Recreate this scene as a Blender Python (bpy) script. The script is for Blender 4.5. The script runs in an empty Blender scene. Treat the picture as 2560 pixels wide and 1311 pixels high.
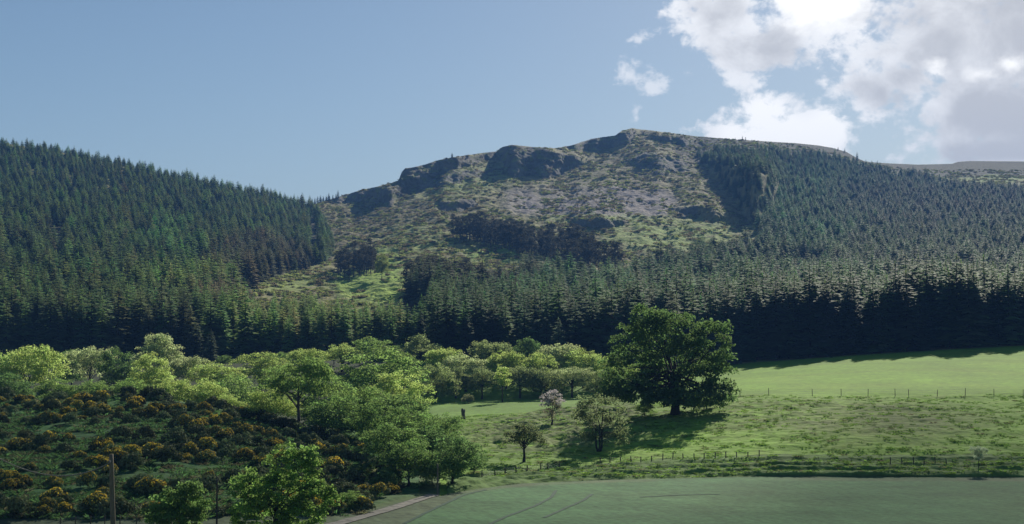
import bpy, math, random
import numpy as np
from mathutils import Vector, Matrix
R = math.radians
rng = np.random.default_rng(7)
random.seed(7)
S = bpy.context.scene
COL = S.collection

# ------------------------------------------------------------------ camera maths (photo pixels 2560x1311 -> world)
F, CU, CV, HOR = 3517.0, 1280.0, 655.5, 830.0
PIT = math.atan((HOR - CV) / F)
CP, SP = math.cos(PIT), math.sin(PIT)
def at(u, v, D):
    cx = (u - CU) / F; up = (CV - v) / F
    yy = CP - SP * up; zz = SP + CP * up
    return cx / yy * D, D + 0 * cx, zz / yy * D
def zat(v, D):
    up = (CV - np.asarray(v, float)) / F
    return (SP + CP * up) / (CP - SP * up) * D
def proj(x, y, z):
    f = y * CP + z * SP; up = -y * SP + z * CP
    f = np.where(np.abs(f) < 1e-3, 1e-3, f)
    return CU + x / f * F, CV - up / f * F

# ------------------------------------------------------------------ noise
_perm = np.random.default_rng(3).permutation(512).astype(np.int64)
def pn(x, y, seed=0):
    xi = np.floor(x).astype(np.int64); yi = np.floor(y).astype(np.int64)
    xf = x - xi; yf = y - yi
    def g(ix, iy):
        h = _perm[(_perm[(ix + seed * 37) & 511] + iy) & 511]
        a = h * (2 * math.pi / 512)
        return np.cos(a), np.sin(a)
    u = xf * xf * xf * (xf * (xf * 6 - 15) + 10); w = yf * yf * yf * (yf * (yf * 6 - 15) + 10)
    a, b = g(xi, yi); n00 = a * xf + b * yf
    a, b = g(xi + 1, yi); n10 = a * (xf - 1) + b * yf
    a, b = g(xi, yi + 1); n01 = a * xf + b * (yf - 1)
    a, b = g(xi + 1, yi + 1); n11 = a * (xf - 1) + b * (yf - 1)
    return 1.5 * ((n00 * (1 - u) + n10 * u) * (1 - w) + (n01 * (1 - u) + n11 * u) * w)
def fbm(x, y, o=4, seed=0, gain=0.5):
    s = 0; a = 1.0; t = 0
    for i in range(o):
        s = s + a * pn(x * 2 ** i, y * 2 ** i, seed + i * 5); t += a; a *= gain
    return s / t * 1.3
def sst(a, b, x):
    t = np.clip((x - a) / (b - a), 0, 1); return t * t * (3 - 2 * t)
def ell(u, v, cx, cy, rx, ry, soft=0.35, ang=0):
    c, s = math.cos(R(ang)), math.sin(R(ang))
    du, dv = u - cx, v - cy
    a = (du * c + dv * s) / rx; b = (-du * s + dv * c) / ry
    return 1 - sst(1 - soft, 1 + soft, np.sqrt(a * a + b * b))
def inpoly(u, v, P):
    r = np.zeros(np.shape(u), bool); n = len(P)
    for i in range(n):
        x1, y1 = P[i]; x2, y2 = P[(i + 1) % n]
        if y1 == y2: continue
        c = ((y1 > v) != (y2 > v)) & (u < (x2 - x1) * (v - y1) / (y2 - y1) + x1)
        r ^= c
    return r

# ------------------------------------------------------------------ object helpers
def mesh_np(name, V, Fq, mat=None, smooth=False, var=None):
    V = np.asarray(V, np.float32).reshape(-1, 3); Fq = np.asarray(Fq, np.int32)
    me = bpy.data.meshes.new(name)
    k = Fq.shape[1]
    me.vertices.add(len(V)); me.vertices.foreach_set('co', V.ravel())
    me.loops.add(Fq.size); me.loops.foreach_set('vertex_index', Fq.ravel())
    me.polygons.add(len(Fq))
    me.polygons.foreach_set('loop_start', np.arange(0, Fq.size, k, dtype=np.int32))
    me.polygons.foreach_set('loop_total', np.full(len(Fq), k, np.int32))
    if smooth: me.polygons.foreach_set('use_smooth', np.ones(len(Fq), bool))
    if var is not None:
        a = me.attributes.new('var', 'FLOAT', 'FACE'); a.data.foreach_set('value', np.asarray(var, np.float32))
    me.update(calc_edges=True)
    if mat: me.materials.append(mat)
    return me
def link(name, me, parent=None, loc=None):
    o = bpy.data.objects.new(name, me); COL.objects.link(o)
    if parent: o.parent = parent
    if loc is not None: o.location = loc
    return o
def tag(o, label, cat=None, group=None, kind=None):
    if label: o['label'] = label
    if cat: o['category'] = cat
    if group: o['group'] = group
    if kind: o['kind'] = kind
    return o
def empty(name, loc):
    o = bpy.data.objects.new(name, None); COL.objects.link(o); o.location = loc; o.empty_display_size = 0.3
    return o
class MB:
    def __init__(s): s.v = []; s.f = []; s.n = 0
    def add(s, V, Fq):
        V = np.asarray(V, float).reshape(-1, 3); s.v.append(V); s.f.append(np.asarray(Fq, int) + s.n); s.n += len(V)
    def tube(s, pts, rad, n=7, cap=True):
        pts = np.asarray(pts, float); m = len(pts); V = []
        for i in range(m):
            t = pts[min(i + 1, m - 1)] - pts[max(i - 1, 0)]; t = t / (np.linalg.norm(t) + 1e-9)
            a = np.cross(t, [0.31, 0.95, 0.05]); 
            if np.linalg.norm(a) < 0.2: a = np.cross(t, [1, 0, 0])
            a /= np.linalg.norm(a); b = np.cross(t, a)
            for k in range(n):
                w = 2 * math.pi * k / n
                V.append(pts[i] + rad[i] * (math.cos(w) * a + math.sin(w) * b))
        Fq = [[i * n + k, i * n + (k + 1) % n, (i + 1) * n + (k + 1) % n, (i + 1) * n + k] for i in range(m - 1) for k in range(n)]
        if cap:
            V.append(pts[0]); V.append(pts[-1]); c0, c1 = m * n, m * n + 1
            for k in range(0, n - 1, 2):
                Fq.append([c1, (m - 1) * n + k, (m - 1) * n + k + 1, (m - 1) * n + (k + 2) % n])
        s.add(V, Fq)
    def mesh(s, name, mat, smooth=True):
        return mesh_np(name, np.concatenate(s.v), np.concatenate(s.f), mat, smooth)

# ------------------------------------------------------------------ materials
def newmat(name):
    m = bpy.data.materials.new(name); m.use_nodes = True; nt = m.node_tree; nt.nodes.clear(); return m, nt
def N(nt, t, **kw):
    n = nt.nodes.new(t)
    for k, v in kw.items():
        if k.startswith('i_'): n.inputs[k[2:].replace('_', ' ')].default_value = v
        else: setattr(n, k, v)
    return n
def mth(nt, op, a, b=None, c=None, clamp=False):
    n = nt.nodes.new('ShaderNodeMath'); n.operation = op; n.use_clamp = clamp
    for i, x in enumerate((a, b, c)):
        if x is None: continue
        if isinstance(x, (int, float)): n.inputs[i].default_value = x
        else: nt.links.new(x, n.inputs[i])
    return n.outputs[0]
def leaf_mat(name, src='OBJECT', trans=0.42, v0=0.6, v1=1.45):
    m, nt = newmat(name); L = nt.links.new
    if src == 'OBJECT': c = N(nt, 'ShaderNodeObjectInfo').outputs['Color']
    else: c = N(nt, 'ShaderNodeAttribute', attribute_type='INSTANCER', attribute_name='tint').outputs['Color']
    va = N(nt, 'ShaderNodeAttribute', attribute_name='var').outputs['Fac']
    mr = N(nt, 'ShaderNodeMapRange'); L(va, mr.inputs[0]); mr.inputs[3].default_value = v0; mr.inputs[4].default_value = v1
    hs = N(nt, 'ShaderNodeHueSaturation'); L(c, hs.inputs['Color']); L(mr.outputs[0], hs.inputs['Value'])
    h2 = mth(nt, 'MULTIPLY_ADD', va, 0.035, 0.482); L(h2, hs.inputs['Hue'])
    b = N(nt, 'ShaderNodeBsdfPrincipled'); L(hs.outputs[0], b.inputs['Base Color'])
    b.inputs['Roughness'].default_value = 0.75; b.inputs['Specular IOR Level'].default_value = 0.06
    t = N(nt, 'ShaderNodeBsdfTranslucent')
    h3 = N(nt, 'ShaderNodeHueSaturation'); L(hs.outputs[0], h3.inputs['Color']); h3.inputs['Saturation'].default_value = 1.0; h3.inputs['Value'].default_value = 1.75
    L(h3.outputs[0], t.inputs[0])
    mx = N(nt, 'ShaderNodeMixShader'); mx.inputs[0].default_value = trans
    L(b.outputs[0], mx.inputs[1]); L(t.outputs[0], mx.inputs[2])
    o = N(nt, 'ShaderNodeOutputMaterial'); L(mx.outputs[0], o.inputs[0])
    return m
def plain_mat(name, c1, c2, scale=3.0, rough=0.85, stretch=(1, 1, 1)):
    m, nt = newmat(name); L = nt.links.new
    tc = N(nt, 'ShaderNodeTexCoord'); mp = N(nt, 'ShaderNodeMapping'); mp.inputs['Scale'].default_value = stretch
    L(tc.outputs['Object'], mp.inputs[0])
    n = N(nt, 'ShaderNodeTexNoise'); n.inputs['Scale'].default_value = scale; n.inputs['Detail'].default_value = 6; L(mp.outputs[0], n.inputs[0])
    r = N(nt, 'ShaderNodeValToRGB'); r.color_ramp.elements[0].position = 0.3; r.color_ramp.elements[1].position = 0.7
    r.color_ramp.elements[0].color = (*c1, 1); r.color_ramp.elements[1].color = (*c2, 1); L(n.outputs[0], r.inputs[0])
    b = N(nt, 'ShaderNodeBsdfPrincipled'); b.inputs['Roughness'].default_value = rough; b.inputs['Specular IOR Level'].default_value = 0.2
    L(r.outputs[0], b.inputs['Base Color'])
    bp = N(nt, 'ShaderNodeBump'); bp.inputs['Strength'].default_value = 0.5; bp.inputs['Distance'].default_value = 0.05
    L(n.outputs[0], bp.inputs['Height']); L(bp.outputs[0], b.inputs['Normal'])
    o = N(nt, 'ShaderNodeOutputMaterial'); L(b.outputs[0], o.inputs[0])
    return m
def ground_mat(name, s_fine, s_big, bump, bdist, trans=0.0):
    m, nt = newmat(name); L = nt.links.new
    c = N(nt, 'ShaderNodeAttribute', attribute_name='col').outputs['Color']
    tc = N(nt, 'ShaderNodeTexCoord').outputs['Object']
    n1 = N(nt, 'ShaderNodeTexNoise'); n1.inputs['Scale'].default_value = s_fine; n1.inputs['Detail'].default_value = 5; L(tc, n1.inputs[0])
    n2 = N(nt, 'ShaderNodeTexNoise'); n2.inputs['Scale'].default_value = s_big; n2.inputs['Detail'].default_value = 4; L(tc, n2.inputs[0])
    f = mth(nt, 'MULTIPLY', mth(nt, 'MULTIPLY_ADD', n1.outputs[0], 1.3, 0.35), mth(nt, 'MULTIPLY_ADD', n2.outputs[0], 0.8, 0.6))
    hs = N(nt, 'ShaderNodeHueSaturation'); L(c, hs.inputs['Color']); L(f, hs.inputs['Value'])
    b = N(nt, 'ShaderNodeBsdfPrincipled'); b.inputs['Roughness'].default_value = 0.95; b.inputs['Specular IOR Level'].default_value = 0.08
    L(hs.outputs[0], b.inputs['Base Color'])
    bp = N(nt, 'ShaderNodeBump'); bp.inputs['Strength'].default_value = bump; bp.inputs['Distance'].default_value = bdist
    L(n1.outputs[0], bp.inputs['Height']); L(bp.outputs[0], b.inputs['Normal'])
    o = N(nt, 'ShaderNodeOutputMaterial'); L(b.outputs[0], o.inputs[0])
    return m

# ------------------------------------------------------------------ terrain: feature lines from the camera's feet to behind the ridge
ucol = np.concatenate([np.arange(-1600, -60, 44.0), np.arange(-60, 2620, 2.6), np.arange(2620, 4200, 44.0)])
NC = len(ucol); acol = (ucol - CU) / F
def kn(pairs):
    p = np.array(pairs, float)
    y = np.interp(ucol, p[:, 0], p[:, 1])
    # smooth over u in world terms
    uu = np.arange(-1600, 4200, 10.0); yy = np.interp(uu, p[:, 0], p[:, 1])
    k = np.exp(-0.5 * (np.arange(-9, 10) / 3.5) ** 2); k /= k.sum()
    yy = np.convolve(np.pad(yy, 9, mode='edge'), k, 'valid')
    return np.interp(ucol, uu, yy)
one = np.ones(NC)
lines = []   # (D, z)
lines.append((-30 * one, -0.6 * one))
lines.append((0.5 * one, -1.9 * one))
lines.append((60 * one, kn([(0, -11.6), (900, -12.6), (2560, -13.2)])))
lines.append((100 * one, kn([(-200, -14.0), (500, -14.3), (900, -14.9), (1200, -15.3), (2560, -15.6)])))
D4 = kn([(-300, 104), (450, 105), (700, 110), (900, 115), (1060, 127), (1180, 136), (1300, 143), (1500, 147), (1900, 151), (2560, 150), (3200, 150)])
Z4 = kn([(-300, -13.6), (450, -13.8), (700, -14.4), (900, -14.9), (1060, -15.0), (1180, -15.2), (1400, -15.4), (2560, -15.5)])
lines.append((D4, Z4))
D5 = kn([(-300, 150), (600, 150), (900, 152), (1060, 165), (1310, 166), (1690, 175), (2000, 175), (2560, 174)])
Z5 = kn([(-300, -11.6), (400, -11.7), (600, -12.0), (760, -12.8), (900, -13.8), (1060, -14.6), (1310, -14.4), (1500, -14.1), (1690, -12.9), (2000, -12.1), (2560, -12.0)])
lines.append((D5, Z5))
D6 = kn([(-300, 190), (350, 190), (600, 186), (760, 182), (900, 188), (1100, 222), (1300, 226), (1500, 225), (1700, 216), (1850, 210), (2560, 210)])
Z6 = kn([(-300, -9.2), (0, -9.2), (200, -8.9), (350, -8.5), (480, -9.2), (600, -10.9), (760, -12.9), (900, -13.9), (1100, -13.4), (1300, -13.1), (1500, -11.8), (1700, -10.4), (1850, -9.45), (2560, -9.45)])
lines.append((D6, Z6))
D7 = kn([(-300, 228), (800, 228), (1000, 250), (1100, 272), (1500, 272), (1850, 272), (2560, 275)])
Z7 = kn([(-300, -14), (800, -14.2), (1000, -13.8), (1100, -13.4), (1450, -12.6), (1650, -10.8), (1850, -9.1), (2200, -7.4), (2560, -6.9)])
lines.append((D7, Z7))
D8 = kn([(-300, 330), (760, 332), (1000, 325), (1100, 305), (1500, 310), (1850, 340), (2200, 346), (2560, 350)])
v8 = kn([(-300, 890), (600, 888), (800, 876), (1050, 885), (1200, 925), (1500, 930), (1700, 918), (1850, 910), (2000, 898), (2200, 884), (2400, 872), (2560, 864), (2900, 850)])
Z8 = zat(v8, D8)
lines.append((D8, Z8))
segs = [6, 18, 22, 105, 95, 110, 45, 70]
rowsD, rowsZ, rowsL = [], [], []
for i, n in enumerate(segs):
    (Da, Za), (Db, Zb) = lines[i], lines[i + 1]
    for k in range(n):
        s = k / n
        rowsD.append(Da + (Db - Da) * s); rowsZ.append(Za + (Zb - Za) * s); rowsL.append(i + s)
rowsD = np.array(rowsD); rowsZ = np.array(rowsZ)
nN = len(rowsD)
# the hill: skyline of the ground in the photo, and the distance of that skyline
vr = np.interp(ucol, *np.array([(-1600, 285), (-400, 318), (0, 358), (150, 382), (300, 415), (500, 461), (600, 486), (700, 502), (745, 518), (775, 516), (800, 506), (850, 492), (900, 476),
    (960, 464), (995, 452), (1003, 432), (1012, 421), (1040, 418), (1100, 400), (1130, 394), (1200, 384), (1240, 379), (1256, 368), (1278, 363), (1330, 368), (1390, 371), (1430, 364), (1480, 348),
    (1540, 339), (1556, 328), (1580, 321), (1610, 325), (1650, 329), (1740, 341), (1800, 346), (1900, 353), (1990, 358), (2050, 364), (2085, 370), (2120, 380), (2148, 396), (2170, 405), (2230, 409),
    (2300, 412), (2385, 410), (2400, 405), (2430, 403), (2560, 404), (2900, 408), (4200, 420)]).T)
Dr = kn([(-1600, 1000), (0, 1000), (500, 1010), (650, 1060), (760, 1150), (850, 1220), (1000, 1250), (1240, 1330), (1400, 1400), (1580, 1440), (1900, 1460), (2200, 1520), (2560, 1560), (4200, 1600)])
NH = 400
sg = np.linspace(0, 1, NH)[:, None]
UH = np.repeat(ucol[None], NH, 0); VH = v8[None] + (vr - v8)[None] * sg
def crag_mask(u, v):
    w = fbm(u / 38, v / 30, 3, 11)
    uu = u + 9 * w; vv = v + 7 * fbm(u / 25, v / 25, 3, 31)
    m = np.zeros(u.shape)
    def P(*p): 
        return inpoly(uu, vv, p).astype(float)
    m = np.maximum(m, P((985, 475), (1003, 420), (1130, 393), (1240, 380), (1225, 400), (1140, 425), (1060, 455), (975, 515), (925, 505)))   # long cliff under the left skyline
    m = np.maximum(m, P((800, 506), (900, 478), (985, 455), (960, 490), (900, 506), (840, 512)) * 0.75)
    m = np.maximum(m, P((1240, 380), (1265, 363), (1340, 368), (1440, 392), (1465, 405), (1390, 445), (1330, 440), (1285, 450), (1262, 425)) * 0.92)   # the round crag
    m = np.maximum(m, P((1400, 372), (1480, 348), (1555, 330), (1580, 322), (1600, 335), (1570, 362), (1480, 380)) * 0.95)  # summit crag, left flank
    m = np.maximum(m, P((1600, 330), (1665, 340), (1740, 352), (1720, 368), (1650, 352)) * 0.8)
    m = np.maximum(m, P((1565, 395), (1640, 380), (1710, 405), (1730, 430), (1660, 440), (1600, 425), (1560, 415)) * 0.6)
    m = np.maximum(m, P((1095, 510), (1170, 500), (1200, 515), (1150, 530), (1100, 530)) * 0.8)
    m = np.maximum(m, P((1420, 548), (1560, 552), (1570, 562), (1500, 578), (1440, 568)) * 0.85)
    m = np.maximum(m, P((1690, 530), (1740, 515), (1830, 535), (1860, 560), (1790, 558), (1700, 545)) * 0.8)
    m = np.maximum(m, P((1020, 462), (1150, 430), (1240, 425), (1200, 445), (1080, 470), (1020, 490)) * 0.55)
    m = np.maximum(m, P((1750, 400), (1850, 420), (1960, 450), (1940, 520), (1890, 570), (1830, 490)) * 0.88)       # steep shaded side under the ridge trees
    return m
CM = crag_mask(UH, VH)
def usmooth(A, sig):
    k = np.exp(-0.5 * (np.arange(-3 * sig, 3 * sig + 1) / sig) ** 2); k /= k.sum(); n = 3 * sig
    P_ = np.pad(A, ((0, 0), (n, n)), mode='edge'); cs_ = 0
    for i_, w_ in enumerate(k): cs_ = cs_ + w_ * P_[:, i_:i_ + A.shape[1]]
    return cs_
# distances are built up on a grid of sight lines, going up the slope; cliffs hold the distance back, the bench above each catches up again
vg = np.arange(965.0, 296.0, -1.0); UG = np.repeat(ucol[None], len(vg), 0); VG = np.repeat(vg[:, None], NC, 1)
vr_s = usmooth(vr[None], 30)[0]
sG = np.clip((v8[None] - VG) / (v8 - vr_s)[None], 0, 1.25)
tG = (0.55 * sG + 0.45 * sG ** 2)
per = ((Dr - D8) / (v8 - vr_s))[None] * (0.55 + 0.9 * sG)
CG = crag_mask(UG, VG); NG = (np.exp(0.8 * fbm(UG / 70, VG / 28, 4, 5) + 0.6 * fbm(UG / 20, VG / 10, 3, 17)) - 1.15)
moorG = sst(700, 840, UG) * (1 - sst(1850, 2000, UG))
dv_c = np.zeros_like(VG); dv_n = np.zeros_like(VG); a = np.zeros(NC); b = np.zeros(NC)
for i_ in range(len(vg)):
    on = (vg[i_] < v8)
    a = a * (1 - (1 - CG[i_]) ** 2 / 60.0) - 0.93 * CG[i_] * per[i_] * on; b = b * (1 - 1 / 26.0) + 0.62 * NG[i_] * per[i_] * (0.3 + 0.7 * moorG[i_]) * on
    dv_c[i_] = a; dv_n[i_] = b
dv_c = 0.5 * usmooth(dv_c, 5) + 0.5 * usmooth(dv_c, 2); dv_n = usmooth(dv_n, 3)
DG = D8[None] + (Dr - D8)[None] * tG + dv_c + dv_n
DG = np.maximum.accumulate(DG + 0.01 * np.arange(len(vg))[:, None], 0)
fi = np.clip((vg[0] - VH), 0, len(vg) - 1.001); i0 = fi.astype(int); wf = fi - i0; jc = np.arange(NC)[None]
DH = DG[i0, jc] * (1 - wf) + DG[i0 + 1, jc] * wf
DH += D8[None] - DH[:1]
moor = sst(700, 840, UH) * (1 - sst(1850, 2000, UH))
Dr = DH[-1].copy()
ZH = zat(VH, DH)
bk = [(25, -1.2), (60, -5), (150, -25), (400, -90), (900, -170), (2200, -260)]
BD = np.array([DH[-1] + a for a, b in bk]); BZ = np.array([ZH[-1] + b for a, b in bk])
# smooth the near rows across the feature lines
for _ in range(14):
    rowsZ[1:-1] = 0.25 * rowsZ[:-2] + 0.5 * rowsZ[1:-1] + 0.25 * rowsZ[2:]
TD = np.concatenate([rowsD, DH, BD]); TZ = np.concatenate([rowsZ, ZH, BZ])
TL = np.concatenate([np.array(rowsL), 8 + sg[:, 0], np.full(len(bk), 9.5)])[:, None] + 0 * TD
NR = len(TD)
TX = acol[None] * np.maximum(TD, 60.0)
PU, PV = proj(TX, np.maximum(TD, 1), TZ)
U0 = np.repeat(ucol[None], NR, 0)
# relief of the near ground (metres)
near = (TL < 8.2) & (TL > 2)
dz = np.zeros_like(TZ)
tus = (ell(PU, PV, 1360, 1085, 210, 48, 0.4) + ell(PU, PV, 1480, 1040, 150, 40, 0.4)).clip(0, 1)
bank = ((TL > 4.0) & (TL < 6.05) & (U0 > 1100)).astype(float)
gor = ((TL > 4.1) & (TL < 6.4) & (U0 < 1050)).astype(float)
rug = ell(PU, PV, 2000, 1040, 420, 40, 0.4) * bank
n_t = fbm(TX / 3.4 + 0.4 * fbm(TX / 9, TD / 9, 2, 3), TD / 2.6, 4, 51)
n_r = 1 - 2 * np.abs(fbm(TX / 4.5, TD / 3.2, 3, 77))
dz += tus * bank * (0.5 * n_t + 0.34 * n_r)
dz += bank * (1 - tus) * (0.10 * n_t + 0.32 * fbm(TX / 16, TD / 7, 3, 61)) + rug * 0.14 * n_r
dz += gor * (0.22 * fbm(TX / 6, TD / 4, 4, 71))
dz += ((TL > 6) & (TL < 8) & (U0 > 1050)) * (0.05 * fbm(TX / 8, TD / 8, 3, 81))
fld = ((TL > 2) & (TL < 4.0)).astype(float)
dz += fld * (0.03 * fbm(TX / 3, TD / 1.5, 3, 91) + 0.10 * fbm(TX / 25, TD / 18, 2, 95)) * (TL > 2.3)
# long grass lips of the ditch along the field edge
t4 = (TL - 4)
for c, w, h in ((0.05, 0.035, 0.38), (0.14, 0.03, 0.5), (0.25, 0.03, 0.34), (0.37, 0.025, 0.22)):
    cc = c + 0.018 * fbm(TX / 14, TX * 0 + c * 50, 3, 7)
    dz += (U0 > 1120) * h * np.exp(-((t4 - cc) / w) ** 2) * (0.75 + 0.6 * fbm(TX / 3.2, TD / 2, 3, 13))
# small relief on the moor
dz += (TL > 8.02) * (TL < 8.97) * moor.mean() * 0
mo2 = np.zeros_like(TZ); mo2[nN:nN + NH] = moor * (0.15 + 0.85 * sst(0, 0.05, sg)) * (1 - sst(0.965, 1.0, sg) * 0.8)
dz += mo2 * (1.5 * fbm(TX / 14, TD / 16, 4, 21) + 1.0 * (1 - 2 * np.abs(fbm(TX / 26, TD / 30, 3, 29))) + 0.7 * fbm(TX / 5, TD / 6, 3, 23))
cmf = np.zeros_like(TZ); cmf[nN:nN + NH] = CM
TD2 = TD - cmf * mo2 * (3.6 * (1 - 2 * np.abs(fbm(TX / 9, TZ / 14, 4, 33))) + 2.2 * fbm(TX / 14, TZ / 4.5, 3, 37))   # buttresses and cracks of the crags
TZ = TZ + dz
TY = TD2
def ground_z(x, y):
    x = np.atleast_1d(np.asarray(x, float)); y = np.atleast_1d(np.asarray(y, float))
    a = x / np.maximum(y, 60.0)
    ci = np.interp(a, acol, np.arange(NC)); out = np.empty(len(x))
    for i in range(len(x)):
        c0 = int(ci[i]); c1 = min(c0 + 1, NC - 1); w = ci[i] - c0
        out[i] = np.interp(y[i], TD[:, c0], TZ[:, c0]) * (1 - w) + np.interp(y[i], TD[:, c1], TZ[:, c1]) * w
    return out
def gpix(u, v, Dmin=62):
    """first ground point met by the sight line through photo pixel (u, v)"""
    c = int(round(np.interp(u, ucol, np.arange(NC))))
    col_v = PV[:, c]; ok = np.where((TD[:, c] > Dmin) & (col_v <= v))[0]
    r = ok[0]; D = TD[r, c]
    x, y, _ = at(u, v, D)
    return float(x), float(y), float(ground_z(x, y)[0])

# ---- ground colours (albedo of what grows or lies there)
C = np.zeros(TZ.shape + (3,))
def setc(mask, c, w=1.0):
    m = (np.asarray(mask, float) * w)[..., None]
    C[:] = C * (1 - m) + np.array(c) * m
nb = fbm(TX / 20, TD / 20, 4, 101); nf = fbm(TX / 5, TD / 4, 4, 111)
PU2 = PU + 10 * fbm(PU / 22, PV / 14, 3, 121); PV2 = PV + 6 * fbm(PU / 26, PV / 16, 3, 131)
setc(np.ones_like(TZ), (0.075, 0.12, 0.04))
setc((TL < 4), (0.066, 0.15, 0.058))
setc((TL < 4) * sst(-0.1, 0.5, nb), (0.082, 0.155, 0.062), 0.5)
edge = np.exp(-((TL - 3.97) / 0.03) ** 2) * (U0 > 1150) * (0.45 + 0.9 * fbm(TX / 9, TD / 40, 3, 8)).clip(0, 1)
setc(edge, (0.16, 0.12, 0.085), 0.5)
setc((TL < 4.05) & (U0 < 1170) & (PU < 1010 + (1311 - PV) * 1.95), (0.085, 0.115, 0.06))
setc(gor, (0.05, 0.125, 0.035)); setc(gor * sst(0, 0.5, nb), (0.075, 0.105, 0.04), 0.5)
setc(bank, (0.18, 0.32, 0.035))
setc(bank * sst(0.0, 0.5, nf), (0.17, 0.22, 0.05), 0.45)
setc(bank * (t4 < 0.45) * (U0 > 1120), (0.085, 0.145, 0.045), 0.75)
setc(bank * ell(PU, PV, 1310, 1150, 130, 34, 0.3), (0.13, 0.22, 0.04), 0.8)
setc(bank * tus * sst(-0.15, 0.35, n_r - 0.3), (0.13, 0.135, 0.065), 0.7)
setc(bank * ell(PU, PV, 2230, 1060, 230, 45, 0.6), (0.16, 0.19, 0.06), 0.55)
setc(bank * rug * sst(0.1, 0.5, n_r - 0.2), (0.12, 0.14, 0.05), 0.5)
past = (TL >= 6.02) & (TL < 8.05) & (U0 > 1050)
setc(past, (0.14, 0.265, 0.018)); setc(past * sst(0, 0.6, nb), (0.165, 0.265, 0.025), 0.5)
setc(past & (U0 < 1620), (0.12, 0.22, 0.035), 0.8)
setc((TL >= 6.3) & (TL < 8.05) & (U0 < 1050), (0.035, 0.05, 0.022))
hill = TL >= 8.0
gr = fbm(TX / 30, TD / 45, 5, 141); g2 = fbm(TX / 11, TD / 13, 4, 151)
setc(hill, (0.20, 0.185, 0.08))
setc(hill * sst(-0.05, 0.35, gr + 0.4 * g2), (0.185, 0.165, 0.08), 0.75)
setc(hill * sst(0.05, 0.4, g2), (0.25, 0.25, 0.09), 0.75)
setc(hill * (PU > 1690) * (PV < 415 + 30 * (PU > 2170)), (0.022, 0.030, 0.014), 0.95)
heath = ell(PU, PV, 960, 560, 190, 70, 0.6, -10) + ell(PU, PV, 1640, 430, 140, 70, 0.6) 
setc(hill * heath.clip(0, 1) * sst(-0.3, 0.3, gr), (0.165, 0.14, 0.08), 0.7)
scree = (ell(PU2, PV2, 1640, 510, 50, 34, 0.3) + ell(PU2, PV2, 1560, 505, 70, 40, 0.3) + ell(PU2, PV2, 1440, 505, 120, 40, 0.5) * 0.7 + ell(PU2, PV2, 1300, 505, 40, 34, 0.4) * 0.7 + ell(PU2, PV2, 1500, 530, 190, 24, 0.4) * 0.5).clip(0, 1)
setc(hill * scree, (0.245, 0.215, 0.21), 0.85)
green = (ell(PU2, PV2, 930, 715, 100, 50, 0.3) + ell(PU2, PV2, 960, 655, 60, 30, 0.4) + ell(PU2, PV2, 720, 700, 110, 34, 0.4) * 0.6 + ell(PU2, PV2, 1680, 590, 190, 40, 0.5) * 0.75 +
         ell(PU2, PV2, 1070, 600, 110, 36, 0.5) * 0.55 + ell(PU2, PV2, 1170, 460, 130, 34, 0.5, -14) * 0.5 + ell(PU2, PV2, 1480, 548, 130, 10, 0.5) * 0.7 + ell(PU2, PV2, 1240, 640, 90, 26, 0.4) + ell(PU2, PV2, 2480, 450, 110, 10, 0.5) * 0.7).clip(0, 1)
setc(hill * green * sst(-0.35, 0.2, g2 + 0.3), (0.22, 0.34, 0.05), 0.9)
setc(hill * ell(PU2, PV2, 930, 715, 85, 45, 0.3), (0.28, 0.40, 0.05), 0.6)
setc(hill & (U0 < 1745) & (cmf > 0.3), (0.125, 0.118, 0.105), 0.88)
setc((cmf > 0.3) * (U0 < 1745) * sst(0.1, 0.4, fbm(TX / 9, TZ / 5, 4, 171)), (0.17, 0.20, 0.06), 0.8)
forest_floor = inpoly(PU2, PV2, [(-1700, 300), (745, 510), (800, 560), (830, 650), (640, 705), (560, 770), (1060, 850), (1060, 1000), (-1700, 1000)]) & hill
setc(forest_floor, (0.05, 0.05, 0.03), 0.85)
crop = ((TL < 3.97) & (TL > 2))
C[crop] *= (1 + 0.22 * fbm((TX + 0.35 * TD) / 0.5, TD / 6.0, 3, 181) + 0.16 * fbm(TX / 9, TD / 3.0, 4, 183))[crop][:, None]
C *= (1 + 0.16 * nf[..., None])
C = np.clip(C, 0.008, 0.45)

MG = {
    'valley_floor': ground_mat('rough_verge', 1.3, 0.12, 0.5, 0.2),
    'crop_field': ground_mat('young_crop', 1.8, 0.07, 0.35, 0.10),
    'gorse_hillside': ground_mat('rough_grazing', 1.0, 0.10, 0.6, 0.2),
    'grass_bank': ground_mat('rough_bank_grass', 1.1, 0.13, 0.7, 0.25),
    'pasture': ground_mat('pasture_grass', 1.0, 0.06, 0.35, 0.12),
    'hill': ground_mat('moor_and_rock', 0.30, 0.035, 0.9, 1.6),
}
Rr = np.arange(NR - 1); Cc = np.arange(NC - 1)
fl = TL[:-1, :-1] + 1e-6; fu = U0[:-1, :-1]; fPU = PU[:-1, :-1]; fPV = PV[:-1, :-1]
cropside = (fPU > 1010 + (1311 - fPV) * 1.95) & (fu > 700)
zone = np.full(fl.shape, 0)
zone[(fl < 4) & (fl > 2) & cropside] = 1
zone[(fl >= 4) & (fl < 8) & (fu <= 1050)] = 2
zone[(fl >= 4) & (fl < 6) & (fu > 1050)] = 3
zone[(fl >= 6) & (fl < 8) & (fu > 1050)] = 4
zone[fl >= 8] = 5
idx = np.arange(NR * NC).reshape(NR, NC)
Q = np.stack([idx[:-1, :-1], idx[:-1, 1:], idx[1:, 1:], idx[1:, :-1]], -1)
VT = np.stack([TX, TY, TZ], -1).reshape(-1, 3); CT = np.concatenate([C, np.ones(C.shape[:2] + (1,))], -1).reshape(-1, 4)
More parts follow.
